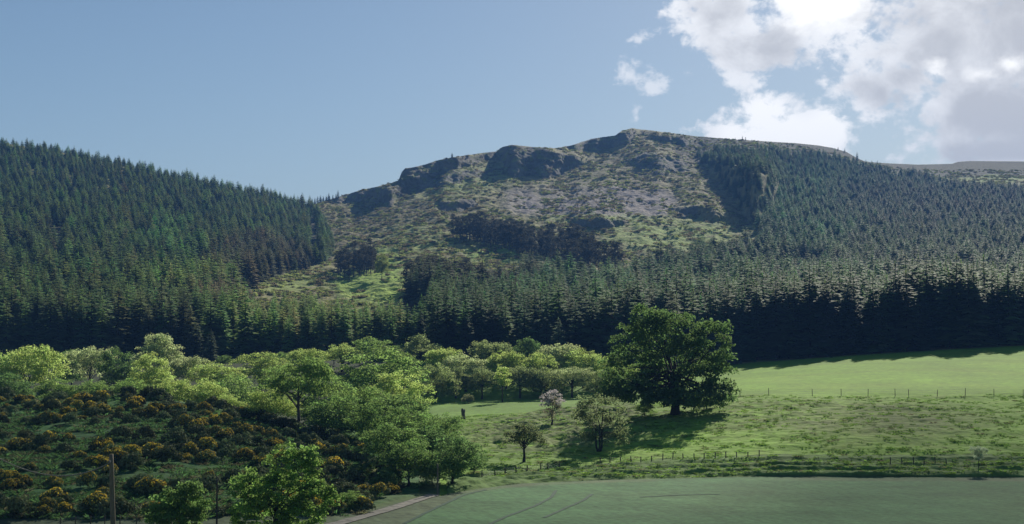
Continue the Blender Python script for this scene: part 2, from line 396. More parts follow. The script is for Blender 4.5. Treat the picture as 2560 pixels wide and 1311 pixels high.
for zi, nm in enumerate(['valley_floor', 'crop_field', 'gorse_hillside', 'grass_bank', 'pasture', 'hill']):
    q = Q[zone == zi]; used, inv = np.unique(q, return_inverse=True)
    me = mesh_np(nm, VT[used], inv.reshape(-1, 4), MG[nm], True)
    ca = me.attributes.new('col', 'FLOAT_COLOR', 'POINT'); ca.data.foreach_set('color', CT[used].astype(np.float32).ravel())
    o = link(nm, me)
    tag(o, {'valley_floor': 'rough grass verge on the valley floor beside the crop field', 'crop_field': 'grey-green crop field filling the lower right foreground',
            'gorse_hillside': 'rough grass hillside under the gorse bushes', 'grass_bank': 'tussocky green grass bank between crop field and pasture',
            'pasture': 'bright sunlit pasture in front of the conifer plantation', 'hill': 'craggy moorland hill with scree and cliffs under the sky'}[nm], None, None, 'structure')

# ------------------------------------------------------------------ foliage builders
def kites(cen, nrm, size, asp=0.62, roll=None):
    n = len(cen); nrm = nrm / (np.linalg.norm(nrm, axis=1, keepdims=True) + 1e-9)
    t = rng.normal(size=(n, 3)); t -= (t * nrm).sum(1, keepdims=True) * nrm; t /= np.linalg.norm(t, axis=1, keepdims=True) + 1e-9
    b = np.cross(nrm, t); s = np.asarray(size)[:, None]
    V = np.stack([cen - t * s * .5, cen + b * s * asp * .5 + t * s * .06, cen + t * s * .5, cen - b * s * asp * .5 + t * s * .06], 1)
    return V.reshape(-1, 3), np.arange(4 * n).reshape(n, 4)
def clump_leaves(centres, radii, size, dens, flat=0.8, inner=0.25):
    Cn, Nn, Sz, Va = [], [], [], []
    for c, r in zip(centres, radii):
        n = max(12, int(dens * r * r))
        d = rng.normal(size=(n, 3)); d /= np.linalg.norm(d, axis=1, keepdims=True)
        d[:, 2] = np.where(d[:, 2] < -0.35, -d[:, 2] * 0.5, d[:, 2])
        rr = np.where(rng.random(n) < inner, rng.random(n) ** 0.5, 0.82 + 0.3 * rng.random(n)) * r
        rr *= 1 + 0.22 * np.sin(d[:, 0] * 5 + c[0] * 3) * np.cos(d[:, 2] * 6 + c[1] * 2)
        Cn.append(np.asarray(c) + d * rr[:, None] * [1, 1, flat]); nn = d + rng.normal(size=(n, 3)) * 0.55 + [0, 0, 0.25]
        Nn.append(nn); Sz.append(size * rng.uniform(0.65, 1.35, n)); Va.append(np.clip(rng.normal(0.5, 0.17, n) + rng.normal(0, 0.13), 0, 1))
    V, Fq = kites(np.concatenate(Cn), np.concatenate(Nn), np.concatenate(Sz))
    return V, Fq, np.concatenate(Va)
def limb(p0, p1, bend=0.12, n=5):
    p0 = np.array(p0, float); p1 = np.array(p1, float); L = np.linalg.norm(p1 - p0); out = []
    o = rng.normal(size=3) * bend * L
    for i in range(n + 1):
        t = i / n
        out.append(p0 + (p1 - p0) * t + o * math.sin(math.pi * t) + np.array([0, 0, 0.10 * L * math.sin(math.pi * t)]))
    return out
LEAF = leaf_mat('tree_leaves', trans=0.58); NEEDLE = leaf_mat('conifer_needles', trans=0.42, v0=0.5, v1=1.5); NEEDLE_I = leaf_mat('plantation_needles', 'INSTANCER', trans=0.42, v0=0.5, v1=1.5)
GORSE = leaf_mat('gorse_spines', trans=0.12, v0=0.45, v1=1.6); PETAL = leaf_mat('gorse_petals', trans=0.3, v0=0.6, v1=1.5); GRASS_I = leaf_mat('grass_blades', 'INSTANCER', trans=0.45)
BARK = plain_mat('grey_bark', (0.035, 0.03, 0.025), (0.12, 0.105, 0.085), 4, 0.9, (3, 3, 0.6))
BARK_D = plain_mat('dark_bark', (0.018, 0.016, 0.014), (0.06, 0.05, 0.042), 4, 0.9, (3, 3, 0.6))
WOOD = plain_mat('weathered_wood', (0.10, 0.085, 0.06), (0.24, 0.20, 0.14), 6, 0.8, (6, 6, 0.4))
POSTM = plain_mat('dark_post_wood', (0.03, 0.026, 0.02), (0.09, 0.08, 0.065), 6, 0.85, (6, 6, 0.6))
WIRE = plain_mat('galvanised_wire', (0.10, 0.10, 0.10), (0.2, 0.2, 0.2), 30, 0.5)
CABLE = plain_mat('pale_cable', (0.16, 0.15, 0.12), (0.26, 0.24, 0.19), 20, 0.6)

def lobes_tree(H, lobes, leaf, dens, nclump, cr, trunk_h, trunk_r, shell=0.5, flat=0.8, nl=12, stems=1, tag_=''):
    """lobes: ellipsoids (cx,cy,cz,rx,ry,rz). returns crown mesh, trunk mesh"""
    cs, rs = [], []
    wts = np.array([l[3] * l[4] + l[4] * l[5] + l[3] * l[5] for l in lobes]); wts = wts / wts.sum()
    for i in range(nclump):
        l = lobes[rng.choice(len(lobes), p=wts)]
        d = rng.normal(size=3); d /= np.linalg.norm(d)
        if d[2] < -0.75: d[2] *= -0.6
        q = shell + (1 - shell) * rng.random() ** 0.6
        cs.append(np.array(l[:3]) + d * q * np.array(l[3:])); rs.append(cr * rng.uniform(0.65, 1.3))
    V, Fq, va = clump_leaves(cs, rs, leaf, dens, flat)
    me = mesh_np('crown' + tag_, V, Fq, LEAF, False, va)
    mb = MB()
    top = np.array([0, 0, trunk_h])
    for k in range(stems):
        a = 2 * math.pi * k / max(stems, 1) + 0.6
        off = np.array([math.cos(a), math.sin(a), 0]) * (0.0 if stems == 1 else trunk_r * 1.6)
        tp = top + (0 if stems == 1 else 1) * np.array([math.cos(a), math.sin(a), 0]) * trunk_h * 0.35
        mb.tube([off * 1.15 + [0, 0, -0.6], off + [0, 0, 0.25], off * 0.8 + tp * 0.5 + rng.normal(size=3) * .06, tp, tp + [0, 0, (H - trunk_h) * 0.35]], [trunk_r * 1.5, trunk_r * 1.1, trunk_r * 0.85, trunk_r * 0.72, trunk_r * 0.35], 9)
        order = rng.permutation(len(cs))[:max(3, nl // stems)]
        for j in order:
            st = tp * rng.uniform(0.72, 1.0) + np.array([0, 0, (H - trunk_h) * 0.3 * rng.random()])
            L = limb(st, cs[j], 0.08)
            r0 = trunk_r * rng.uniform(0.2, 0.34)
            mb.tube(L, np.linspace(r0, r0 * 0.18, len(L)), 5)
    return me, mb.mesh('trunk' + tag_, BARK_D)
def std_tree(kind):
    H, W = 10.0, 10.0
    rot = [(2.5 * math.cos(a), 2.5 * math.sin(a)) for a in np.linspace(0, 5.4, 6) + rng.random()]
    if kind == 'round':
        lob = [(0, 0, 5.4, 4.0, 4.0, 4.2)] + [(x, y, rng.uniform(3.2, 6.6), 2.2, 2.2, 2.3) for x, y in rot]
        return lobes_tree(H, lob, 0.30, 104, 150, 0.86, 1.8, 0.26, 0.7)
    if kind == 'spread':
        lob = [(1.15 * x, 1.15 * y, rng.uniform(2.6, 6.4), 2.4, 2.4, 2.5) for x, y in rot] + [(0, 0, 5.7, 3.6, 3.6, 4.0)]
        return lobes_tree(H, lob, 0.30, 104, 150, 0.86, 1.8, 0.28, 0.66)
    if kind == 'tall':
        lob = [(0, 0, 4.2, 3.6, 3.6, 3.4), (0.5, 0.2, 6.4, 3.0, 2.9, 2.8), (-0.4, 0, 8.0, 2.2, 2.2, 1.9), (1.9, -.8, 4.0, 2.6, 2.6, 2.8), (-2.0, .6, 4.2, 2.5, 2.5, 2.8)]
        return lobes_tree(H, lob, 0.30, 104, 150, 0.86, 1.6, 0.24, 0.66)
    if kind == 'open':
        lob = [(1.15 * x, 1.15 * y, rng.uniform(3.6, 7.6), 1.9, 1.9, 2.0) for x, y in rot] + [(0.3, 0, 7.6, 2.2, 2.2, 2.1), (0, 0, 4.6, 2.4, 2.4, 2.6)]
        return lobes_tree(H, lob, 0.29, 92, 110, 0.85, 2.4, 0.25, 0.5, nl=20)
    if kind == 'shrub':
        lob = [(x, y, rng.uniform(2.4, 5.8), 2.5, 2.5, 2.8) for x, y in rot] + [(0, 0, 5.2, 3.6, 3.6, 4.4)]
        return lobes_tree(H, lob, 0.31, 96, 125, 0.98, 1.2, 0.25, 0.66)
PROTO = {k: [std_tree(k) for _ in range(n)] for k, n in (('round', 4), ('spread', 3), ('tall', 3), ('open', 3), ('shrub', 3))}

def place_tree(name, protos, x, y, w, h, color, label, cat='tree', group=None, z=None, w0=10.0, h0=10.0, crown='crown', trunk='trunk', bark=None, rot=None):
    z = float(ground_z(x, y)[0]) if z is None else z
    e = empty(name, (x, y, z)); tag(e, label, cat, group)
    crown_me, trunk_me = protos
    e.rotation_euler.z = rng.uniform(0, 6.28) if rot is None else rot
    e.scale = (w / w0, w / w0, h / h0)
    c = link(crown, crown_me, e); c.color = (*color, 1)
    if trunk_me: link(trunk, trunk_me, e)
    return e

# ------------------------------------------------------------------ broadleaved trees
Y = (0.275, 0.35, 0.10); G = (0.17, 0.255, 0.07); K = (0.095, 0.16, 0.05); SG = (0.28, 0.33, 0.15); OL = (0.18, 0.225, 0.085)
M = (0.125, 0.20, 0.055)
def bl(u, vt, wpx, D, kind, color, label, name='broadleaf_tree', group='broadleaved trees of the valley wood', cat='tree'):
    x, y, zt = [float(q) for q in at(u, vt, D)]
    zb = float(ground_z(x, y)[0]); h = max(zt - zb, 0.8) / 0.985; w = wpx * 1.16 / F * D / 0.93
    while D < 216 and u > 640 and h < 0.74 * w and D > (142 if u > 930 else 178 if u > 840 else 186) and cat == 'tree':   # stand it lower down the slope until the crown is as deep as it is wide
        D -= 3; x, y, zt = [float(q) for q in at(u, vt, D)]; zb = float(ground_z(x, y)[0]); h = max(zt - zb, 0.8) / 0.985; w = wpx * 1.16 / F * D / 0.93
    w = min(w, 1.5 * h)
    p = PROTO[kind][int(rng.integers(len(PROTO[kind])))]
    c = np.array(color) * rng.uniform(0.92, 1.08)
    return place_tree(name, p, x, y, w, h, tuple(c), label, cat, group, zb)
BL = [
 (75, 850, 150, 238, 'round', Y, 'large round yellow-green tree at the left end of the wood, against dark conifers'),
 (-15, 880, 90, 250, 'round', G, 'green tree cut off by the left edge of the photo'),
 (180, 872, 80, 266, 'tall', K, 'dark narrow tree just right of the large round yellow-green tree'),
 (226, 862, 100, 258, 'open', SG, 'pale grey-green tree with gaps in its crown, right of the large round yellow-green tree'),
 (292, 868, 85, 252, 'round', K, 'dark green round tree between two pale trees at the left of the wood'),
 (398, 830, 110, 285, 'tall', SG, 'tall grey-green tree rising above the yellow-green dome at the left of the wood'),
 (378, 882, 100, 240, 'round', Y, 'neat yellow-green dome tree below the tall grey-green one'),
 (472, 882, 100, 262, 'round', SG, 'grey-green tree right of the yellow-green dome, in front of three pointed larches'),
 (545, 902, 110, 256, 'spread', Y, 'low yellowish tree in front of the dark gap right of the three pointed larches'),
 (650, 880, 150, 266, 'spread', Y, 'wide yellow-green tree with a flat top, left of centre of the wood'),
 (765, 865, 140, 284, 'round', Y, 'yellow-green tree above and behind the tree with the bare trunk'),
 (855, 856, 130, 292, 'spread', Y, 'broad yellow-green tree at the back of the wood, left of its highest green top'),
 (932, 843, 120, 296, 'round', G, 'fresh green tree top at the back of the wood behind the biggest green tree'),
 (1050, 838, 110, 292, 'open', OL, 'dark olive tree with an open crown, tallest of the back row of the wood'),
 (955, 868, 205, 226, 'round', G, 'biggest broad green tree in the middle of the wood, with a sunlit right side'),
 (1000, 925, 130, 212, 'spread', Y, 'bright green tree leaning out on the right flank of the biggest broad tree'),
 (590, 932, 130, 224, 'shrub', G, 'rounded green tree at the crest above the dark gorse, left of the spreading tree'),
 (680, 958, 120, 206, 'shrub', Y, 'low bright green tree tucked under the left side of the spreading tree'),
 (850, 980, 170, 194, 'shrub', M, 'bushy green tree right of the bare pale trunk'),
 (955, 1000, 150, 192, 'round', M, 'green tree below the biggest broad tree, halfway down the wood'),
 (1040, 1008, 130, 188, 'shrub', M, 'shady green tree at the lower right corner of the wood, above the round tree'),
 (1105, 1030, 90, 192, 'shrub', M, 'small green tree at the wood corner beside the bright meadow strip'),
 (870, 1075, 130, 170, 'shrub', K, 'dark bushy tree low on the right end of the gorse slope'),
 (980, 1055, 150, 168, 'round', M, 'leafy tree above the round tree by the farm track'),
 (1075, 1065, 110, 160, 'shrub', K, 'dark bushy tree directly above the tall dark tree by the thin pole'),
 (1022, 1100, 128, 136, 'shrub', M, 'round green tree with a lit top beside the end of the farm track'),
 (1132, 1080, 138, 139, 'shrub', K, 'tall dark green tree behind the thin pole at the end of the farm track'),
 (1185, 1125, 60, 148, 'shrub', K, 'small dark tree on the right of the tall dark tree by the thin pole'),
 (810, 935, 150, 210, 'round', M, 'green tree between the spreading tree and the biggest broad tree'),
 (905, 955, 150, 204, 'round', G, 'fairly bright green tree below the left half of the biggest broad tree'),
 (1000, 975, 140, 200, 'round', M, 'fresh green tree below the right half of the biggest broad tree'),
 (800, 1010, 140, 186, 'round', M, 'green tree with its foot in the gorse, just right of the bare pale trunk'),
 (900, 1030, 150, 180, 'round', M, 'leafy green tree in the lower middle of the wood, above the dark shrubs'),
 (1075, 1045, 120, 176, 'round', M, 'round green tree at the wood corner above the tall dark tree'),
 (455, 905, 90, 300, 'round', G, 'mid-green tree behind the grey-green one, below the three pointed larches'),
 (560, 888, 100, 304, 'round', M, 'deep green tree at the back of the wood right of the three pointed larches'),
 (700, 880, 100, 302, 'round', G, 'green tree filling the back of the wood behind the wide flat-topped tree'),
 (835, 872, 100, 304, 'round', G, 'green tree at the back of the wood behind the broad yellow-green tree'),
 (1000, 862, 100, 300, 'round', M, 'deep green tree at the back of the wood left of the tallest dark olive tree'),
 (1112, 862, 95, 286, 'round', Y, 'yellow-green tree just right of the tallest dark olive tree'),
 (1165, 880, 90, 280, 'spread', SG, 'pale tree between the dark olive tree and the domed grey-green one'),
 (1217, 842, 100, 292, 'round', OL, 'domed olive-green tree, highest top between the big wood and the solitary oak'),
 (1265, 868, 90, 284, 'round', Y, 'yellow-green tree behind the slender pale sapling'),
 (1313, 848, 85, 292, 'tall', K, 'dark green tree top standing among yellow-green ones right of the olive dome'),
 (1352, 880, 90, 280, 'spread', Y, 'low yellow-green tree below the dark green tree top'),
 (1402, 850, 110, 290, 'round', SG, 'grey-green tree with a lumpy top, above the white-flowering hawthorn'),
 (1458, 868, 100, 284, 'spread', Y, 'yellow-green tree at the right of the row, above the multi-stemmed tree'),
 (1512, 893, 90, 280, 'round', Y, 'yellow-green tree half hidden behind the left side of the solitary oak'),
 (1560, 905, 90, 284, 'round', Y, 'bright tree showing only through gaps in the left side of the solitary oak'),
 (1090, 905, 90, 268, 'shrub', OL, 'shaded understorey tree at the left end of the meadow edge'),
 (1140, 912, 80, 274, 'open', OL, 'shaded open tree behind the small pale bush on the meadow edge'),
 (1205, 915, 80, 273, 'open', OL, 'shaded tree with thin stems left of the slender pale sapling'),
 (1300, 912, 90, 273, 'open', OL, 'shaded tree with thin stems right of the slender pale sapling'),
 (1365, 916, 90, 272, 'shrub', OL, 'shaded leafy tree behind the white-flowering hawthorn'),
 (1430, 915, 90, 270, 'open', SG, 'pale lower tree on the meadow edge behind the multi-stemmed tree'),
 (1490, 925, 90, 268, 'shrub', OL, 'shaded tree on the meadow edge just left of the solitary oak'),
]
for t in BL: bl(*t)
for u, vt, w, D, c, lab in [
 (140, 945, 90, 205, G, 'low green bush on the crest under the large round yellow-green tree'),
 (235, 948, 110, 204, G, 'green bush on the crest below the pale tree with gaps'),
 (330, 945, 110, 206, G, 'green bush on the crest below the dark green round tree'),
 (420, 940, 110, 208, Y, 'bright green bush on the crest below the yellow-green dome'),
 (510, 945, 110, 207, Y, 'bright green bush at the crest below the three pointed larches'),
 (580, 985, 80, 198, Y, 'small bright bush at the top right end of the dark crest hedge'),
 (20, 930, 100, 215, K, 'dark bush at the left edge of the photo under the large round tree'),
 (905, 1150, 90, 138, K, 'dark green shrub among gorse above the farm track'),
 (960, 1175, 90, 132, K, 'dark shrub left of the round tree by the farm track'),
 (1775, 998, 140, 199, M, 'low dark green bush under the right side of the huge oak'),
 (1612, 1003, 80, 199, M, 'low bush under the left side of the huge oak'),
 (880, 1225, 80, 118, G, 'green shrub just right of the big leafy foreground tree'),
 (1080, 1150, 60, 140, K, 'dark shrub filling the gap between the round tree and the tall dark tree')]:
    bl(u, vt, w, D, 'shrub', c, lab, 'bush', 'bushes along the gorse slope', 'bush')

# solitary oak: lobes read off the photo in metres about its trunk foot
ox, oy, oz = gpix(1688, 1040)
kx = oy / F
def lobe(cu, cv, ru, rv, dy=0, ry=None):
    return ((cu - 1688) * kx, dy, (1046 - cv) * kx, ru * kx, (ry or ru) * kx, rv * kx)
oak_l = [lobe(1662, 850, 82, 66, 0, 95), lobe(1625, 840, 50, 40, -2), lobe(1575, 858, 52, 40, 1, 60), lobe(1560, 910, 42, 42, -1, 60), lobe(1600, 925, 60, 50, 2, 80), lobe(1712, 850, 50, 55, 1, 70),
         lobe(1780, 850, 48, 38, 0, 60), lobe(1805, 895, 38, 34, -2, 50), lobe(1780, 930, 42, 36, 1, 60), lobe(1690, 920, 70, 55, 0, 90), lobe(1735, 960, 55, 36, -1, 60), lobe(1800, 985, 42, 20, -3, 40), lobe(1830, 1000, 26, 16, -3, 30),
         lobe(1640, 970, 60, 34, 0, 70), lobe(1570, 965, 45, 26, 0, 60), lobe(1590, 985, 45, 18, 0, 50), lobe(1755, 1010, 60, 20, -3, 40), lobe(1640, 950, 80, 45, 4, 80), lobe(1710, 985, 70, 30, 3, 70), lobe(1600, 985, 55, 24, -3, 60), lobe(1660, 1000, 50, 18, -4, 50), lobe(1545, 985, 36, 26, 2, 40), lobe(1800, 955, 50, 30, 3, 50), lobe(1740, 910, 60, 60, -3, 80), lobe(1600, 1005, 70, 18, -2, 60), lobe(1720, 1015, 60, 20, -5, 60), lobe(1540, 1000, 40, 22, -2, 40), lobe(1650, 1020, 60, 16, -5, 50), lobe(1790, 1010, 50, 18, -4, 50), lobe(1690, 1000, 60, 20, 3, 60), lobe(1668, 828, 66, 46, 0, 70), lobe(1610, 815, 40, 34, 0, 50), lobe(1585, 1000, 60, 26, -2, 60), lobe(1620, 1008, 60, 26, 2, 70), lobe(1770, 995, 60, 28, -1, 60), lobe(1740, 1012, 56, 24, 3, 60), lobe(1690, 1012, 60, 24, -3, 60), lobe(1815, 930, 34, 44, 2, 50), lobe(1535, 930, 30, 44, 2, 50)]
oc, ot = lobes_tree(14.8, oak_l, 0.38, 84, 620, 0.9, 2.6, 0.62, 0.55, 0.8, nl=40)
e = empty('oak_tree', (ox, oy, oz)); tag(e, 'huge dark green spreading oak standing alone on the grass bank', 'tree')
o = link('crown', oc, e); o.color = (0.085, 0.14, 0.042, 1); link('trunk', ot, e)

# lone small tree, multi-stemmed tree
def photo_tree(name, ub, vb, ctop, lobes, leaf, dens, ncl, cr, th, tr, color, label, shell=0.4, stems=1, nl=16, D=None, crownname='crown'):
    x, y, z = gpix(ub, vb) if D is None else (float(at(ub, vb, D)[0]), D, None)
    if z is None: z = float(ground_z(x, y)[0])
    k = y / F; vb2 = float(proj(np.array(x), np.array(y), np.array(z))[1])
    lob = [((a - ub) * k, dy * k, (vb2 - b) * k, ru * k, ru * k * 0.95, rv * k) for a, b, ru, rv, dy in lobes]
    me, tm = lobes_tree((vb2 - ctop) * k, lob, leaf, dens, ncl, cr, th, tr, shell, 0.8, nl, stems)
    e = empty(name, (x, y, z)); tag(e, label, 'tree')
    c = link(crownname, me, e); c.color = (*color, 1); link('trunk', tm, e)
    return e, (x, y, z)
e, _q = photo_tree('broadleaf_tree', 745, 1078, 898, [(745, 945, 84, 46, 0), (690, 962, 48, 38, 10), (800, 960, 52, 42, -8), (745, 985, 74, 32, 16), (770, 925, 50, 30, -10)], 0.30, 90, 170, 0.8, 3.4, 0.24, G, 'spreading dark-hearted tree with a bare pale trunk at the top of the gorse slope', 0.55, nl=18)
e['group'] = 'broadleaved trees of the valley wood'
for ch in e.children:
    if ch.name.startswith('trunk'): ch.data.materials[0] = BARK
photo_tree('small_tree', 1310, 1157, 1058, [(1310, 1085, 34, 24, 0), (1282, 1098, 24, 20, 6), (1338, 1098, 26, 20, -5), (1310, 1098, 30, 24, 14), (1316, 1080, 26, 22, -12)], 0.20, 200, 110, 0.42, 1.3, 0.17, (0.11, 0.135, 0.06), 'small round-headed tree with a bare forked trunk on the bright lawn of the bank', 0.45, nl=22)
photo_tree('multi_stemmed_tree', 1498, 1132, 985, [(1480, 1020, 42, 32, 0), (1530, 1020, 34, 30, 8), (1460, 1050, 26, 28, -8), (1545, 1070, 30, 36, 4), (1505, 1060, 36, 36, 10), (1560, 1095, 24, 26, -6), (1470, 1100, 30, 18, 0), (1500, 1000, 30, 18, -6), (1525, 1100, 30, 20, 4), (1450, 1035, 24, 30, 4)], 0.24, 130, 170, 0.5, 1.2, 0.13, (0.13, 0.165, 0.07), 'thin-crowned olive tree with several stems, left of the huge oak', 0.35, stems=3, nl=30)
photo_tree('slender_tree', 1256, 1000, 908, [(1255, 935, 20, 24, 0), (1256, 958, 22, 18, 0), (1250, 948, 16, 16, 8)], 0.3, 130, 40, 0.6, 2.0, 0.12, Y, 'slender pale sapling with a thin trunk in front of the shaded wood edge', 0.3, nl=10, D=262)
e, hw = photo_tree('hawthorn', 1380, 1072, 985, [(1378, 1012, 22, 22, 0), (1370, 1035, 18, 18, 0), (1390, 1030, 18, 20, 6)], 0.22, 150, 44, 0.45, 1.0, 0.14, (0.13, 0.13, 0.08), 'white-flowering hawthorn standing on the tussocky slope', 0.4, nl=10, D=200)
bm_l = [((a - 1380) * 200 / F, 0, (1075 - b) * 200 / F, r * 200 / F, r * 200 / F, r2 * 200 / F) for a, b, r, r2 in [(1378, 1008, 24, 22), (1392, 1022, 20, 22), (1368, 1026, 18, 20)]]
cs = []; 
for i in range(60):
    l = bm_l[i % 3]; d = rng.normal(size=3); d /= np.linalg.norm(d); d[2] = abs(d[2]) * 0.9 - 0.1
    cs.append(np.array(l[:3]) + d * np.array(l[3:]) * rng.uniform(0.8, 1.05))
V, Fq, va = clump_leaves(cs, [0.36] * 60, 0.17, 260, 0.8)
o = link('blossom', mesh_np('hawthorn_blossom', V, Fq, PETAL, False, va), e); o.color = (0.46, 0.42, 0.41, 1)
bl(1170, 984, 27, 262, 'shrub', (0.22, 0.24, 0.12), 'small pale round bush on the edge of the bright meadow strip', 'bush', 'bushes along the gorse slope', 'bush')
# shrub on the right of the bank
x, y, z = gpix(2447, 1178)
place_tree('bush', PROTO['open'][1], x, y, 2.0, 2.4, (0.34, 0.40, 0.27), 'small pale twiggy bush beside the ditch at the right of the bank', 'bush', None, z)
# foreground trees
def fg(ub, D, top, lobes, leaf, dens, ncl, cr, color, label, th=1.8, tr=0.2, name='broadleaf_tree'):
    x, y, _ = [float(q) for q in at(ub, 1300, D)]; z = float(ground_z(x, y)[0]); k = D / F
    vb2 = float(proj(np.array(x), np.array(y), np.array(z))[1])
    lob = [((a - ub) * k, dy * k, (vb2 - b) * k, ru * k, ru * k, rv * k) for a, b, ru, rv, dy in lobes]
    me, tm = lobes_tree((vb2 - top) * k, lob, leaf, dens, ncl, cr, th, tr, 0.5, 0.8, 16)
    e = empty(name, (x, y, z)); tag(e, label, 'tree', 'foreground trees')
    c = link('crown', me, e); c.color = (*color, 1); link('trunk', tm, e)
fg(690, 92, 1115, [(730, 1165, 62, 48, 0), (770, 1150, 32, 28, 0), (640, 1215, 62, 40, -20), (600, 1235, 34, 40, 10), (700, 1240, 80, 60, 20), (785, 1240, 45, 55, 0), (822, 1255, 26, 40, 0), (650, 1290, 90, 50, 0), (760, 1300, 70, 50, 10)], 0.21, 420, 330, 0.36, (0.165, 0.26, 0.065), 'big leafy tree with bright lit top in the foreground, cut by the bottom edge')
fg(455, 90, 1205, [(480, 1230, 34, 24, 0), (420, 1255, 40, 34, 8), (480, 1270, 40, 44, -8), (400, 1290, 44, 34, 0), (450, 1300, 60, 40, 0)], 0.2, 400, 160, 0.34, (0.13, 0.21, 0.06), 'smaller shaded leafy tree in the foreground, just right of the wooden pole', 1.2, 0.14)

# ------------------------------------------------------------------ conifers
def conifer_mesh(name, seed, mat, levels=24, H=16.0, Rb=2.7, sub=3, power=0.8):
    r = np.random.default_rng(seed); Vs, Va = [], []
    for i in range(levels):
        t = 0.05 + 0.93 * (i / (levels - 1)) ** 0.95
        z0 = H * t; L0 = Rb * (1 - t) ** power + 0.12
        nb_ = 7 if t < 0.75 else 5
        a0 = r.random() * 6.28
        for k in range(nb_):
            a = a0 + 6.283 * k / nb_ + r.normal() * 0.25; L = L0 * r.uniform(0.65, 1.25)
            dv = np.array([math.cos(a), math.sin(a), 0]); sd = np.array([-dv[1], dv[0], 0])
            dr = r.uniform(0.12, 0.42) * (1.15 - t)
            p0 = np.array([0, 0, z0 + 0.22 * L + r.normal() * 0.42 * (H / levels)]); p2 = p0 + dv * L + np.array([0, 0, -dr * L]); pm = p0 + dv * L * 0.55 + np.array([0, 0, -dr * 0.35 * L])
            w = 0.30 * L + 0.10; v_ = r.uniform(0.2, 0.8)
            # spray: kite plus side fingers drooping
            Vs += [p0, pm + sd * w + [0, 0, -0.18 * L], p2, pm - sd * w + [0, 0, -0.18 * L]]; Va.append(v_)
            for q in range(sub):
                f = r.uniform(0.3, 0.95); sgn = 1 if q % 2 else -1
                b0 = p0 + (p2 - p0) * f; ln = L * 0.42 * (1.1 - f * 0.5)
                tip = b0 + (dv * 0.7 + sd * sgn * 0.8) * ln + np.array([0, 0, -r.uniform(0.1, 0.5) * ln])
                ww = ln * 0.28; side = np.cross(tip - b0, [0, 0, 1]); side = side / (np.linalg.norm(side) + 1e-9) * ww
                mid = (b0 + tip) / 2
                Vs += [b0, mid + side + [0, 0, -ww * .4], tip, mid - side + [0, 0, -ww * .4]]; Va.append(min(1, max(0, v_ + r.normal() * 0.15)))
    Vs += [np.array(q) for q in ([0.1, 0, H * .93], [0, 0.12, H * .97], [0, 0, H * 1.02], [-0.1, -.08, H * .96])]; Va.append(0.7)
    V = np.array(Vs); return mesh_np(name, V, np.arange(len(V)).reshape(-1, 4), mat, False, Va)
def con_trunk(H=16.0):
    mb = MB(); mb.tube([(0, 0, -1), (0, 0, 0.4), (0.03, 0.02, H * 0.5), (0, 0, H * 0.97)], [0.26, 0.2, 0.13, 0.02], 6); return mb.mesh('conifer_trunk', BARK_D)
CON = [conifer_mesh('spruce_crown_%s' % 'abcdef'[i], 100 + i, NEEDLE, 22 + i, 16, 2.9 + 0.2 * i, 3, 0.52 + 0.06 * i) for i in range(5)]
CONT = con_trunk()
def pine_mesh(seed):
    r = np.random.default_rng(seed); cs, rs = [], []
    for i in range(34):
        t = r.random(); z = 2.8 + 9.6 * t; rad = 2.6 * (1 - 0.6 * t) * r.random() ** 0.5; a = r.random() * 6.28
        cs.append(np.array([rad * math.cos(a), rad * math.sin(a), z])); rs.append(r.uniform(0.7, 1.1))
    V, Fq, va = clump_leaves(cs, rs, 0.5, 46, 0.75)
    cr = mesh_np('pine_crown', V, Fq, NEEDLE, False, va)
    mb = MB(); mb.tube([(0, 0, -1), (0, 0, 0.3), (0.1, 0, 6), (0, 0, 12)], [0.27, 0.21, 0.16, 0.05], 6)
    for c in cs[:9]: mb.tube(limb((0, 0, c[2] - 1.2), c, 0.05, 3), [0.09, 0.07, 0.05, 0.03], 4)
    return cr, mb.mesh('pine_trunk', BARK)
PINE = [pine_mesh(300 + i) for i in range(4)]

FOREST_L = [(-1700, 200), (-400, 322), (0, 362), (150, 384), (300, 416), (500, 460), (600, 482), (700, 495), (745, 512), (778, 516), (812, 560), (835, 645), (790, 664), (700, 690), (640, 716), (575, 735), (600, 790), (760, 812), (900, 835), (985, 845), (1065, 850), (1065, 1000), (-1700, 1000)]
FOREST_R = [(1062, 840), (1075, 800), (1010, 748), (1060, 738), (1180, 765), (1290, 745), (1330, 720), (1420, 735), (1480, 742), (1560, 722), (1640, 690), (1720, 668), (1890, 625), (1895, 580), (1872, 545), (1830, 490), (1790, 440),
            (1738, 388), (1790, 378), (1900, 380), (2010, 386), (2100, 398), (2145, 414), (2210, 432), (2330, 445), (2420, 470), (2560, 478), (4300, 500), (4300, 1000), (1062, 1000)]
def forest_h(u, v, D):
    h = np.where(u < 1000, np.interp(v, [380, 520, 700, 880], [6.2, 8.0, 10.0, 13.5]), np.interp(v, [400, 520, 700, 900], [7.0, 8.5, 11.0, 16.0]))
    front = sst(800, 870, v) * (u > 1000)
    h = h * (1 + front * np.interp(u, [1100, 1500, 1900, 2300], [-0.12, -0.04, 0.18, 0.26]))
    young = inpoly(u, v, [(560, 770), (1070, 770), (1070, 1000), (700, 1000)])
    return np.where(young, h * 0.74, h)
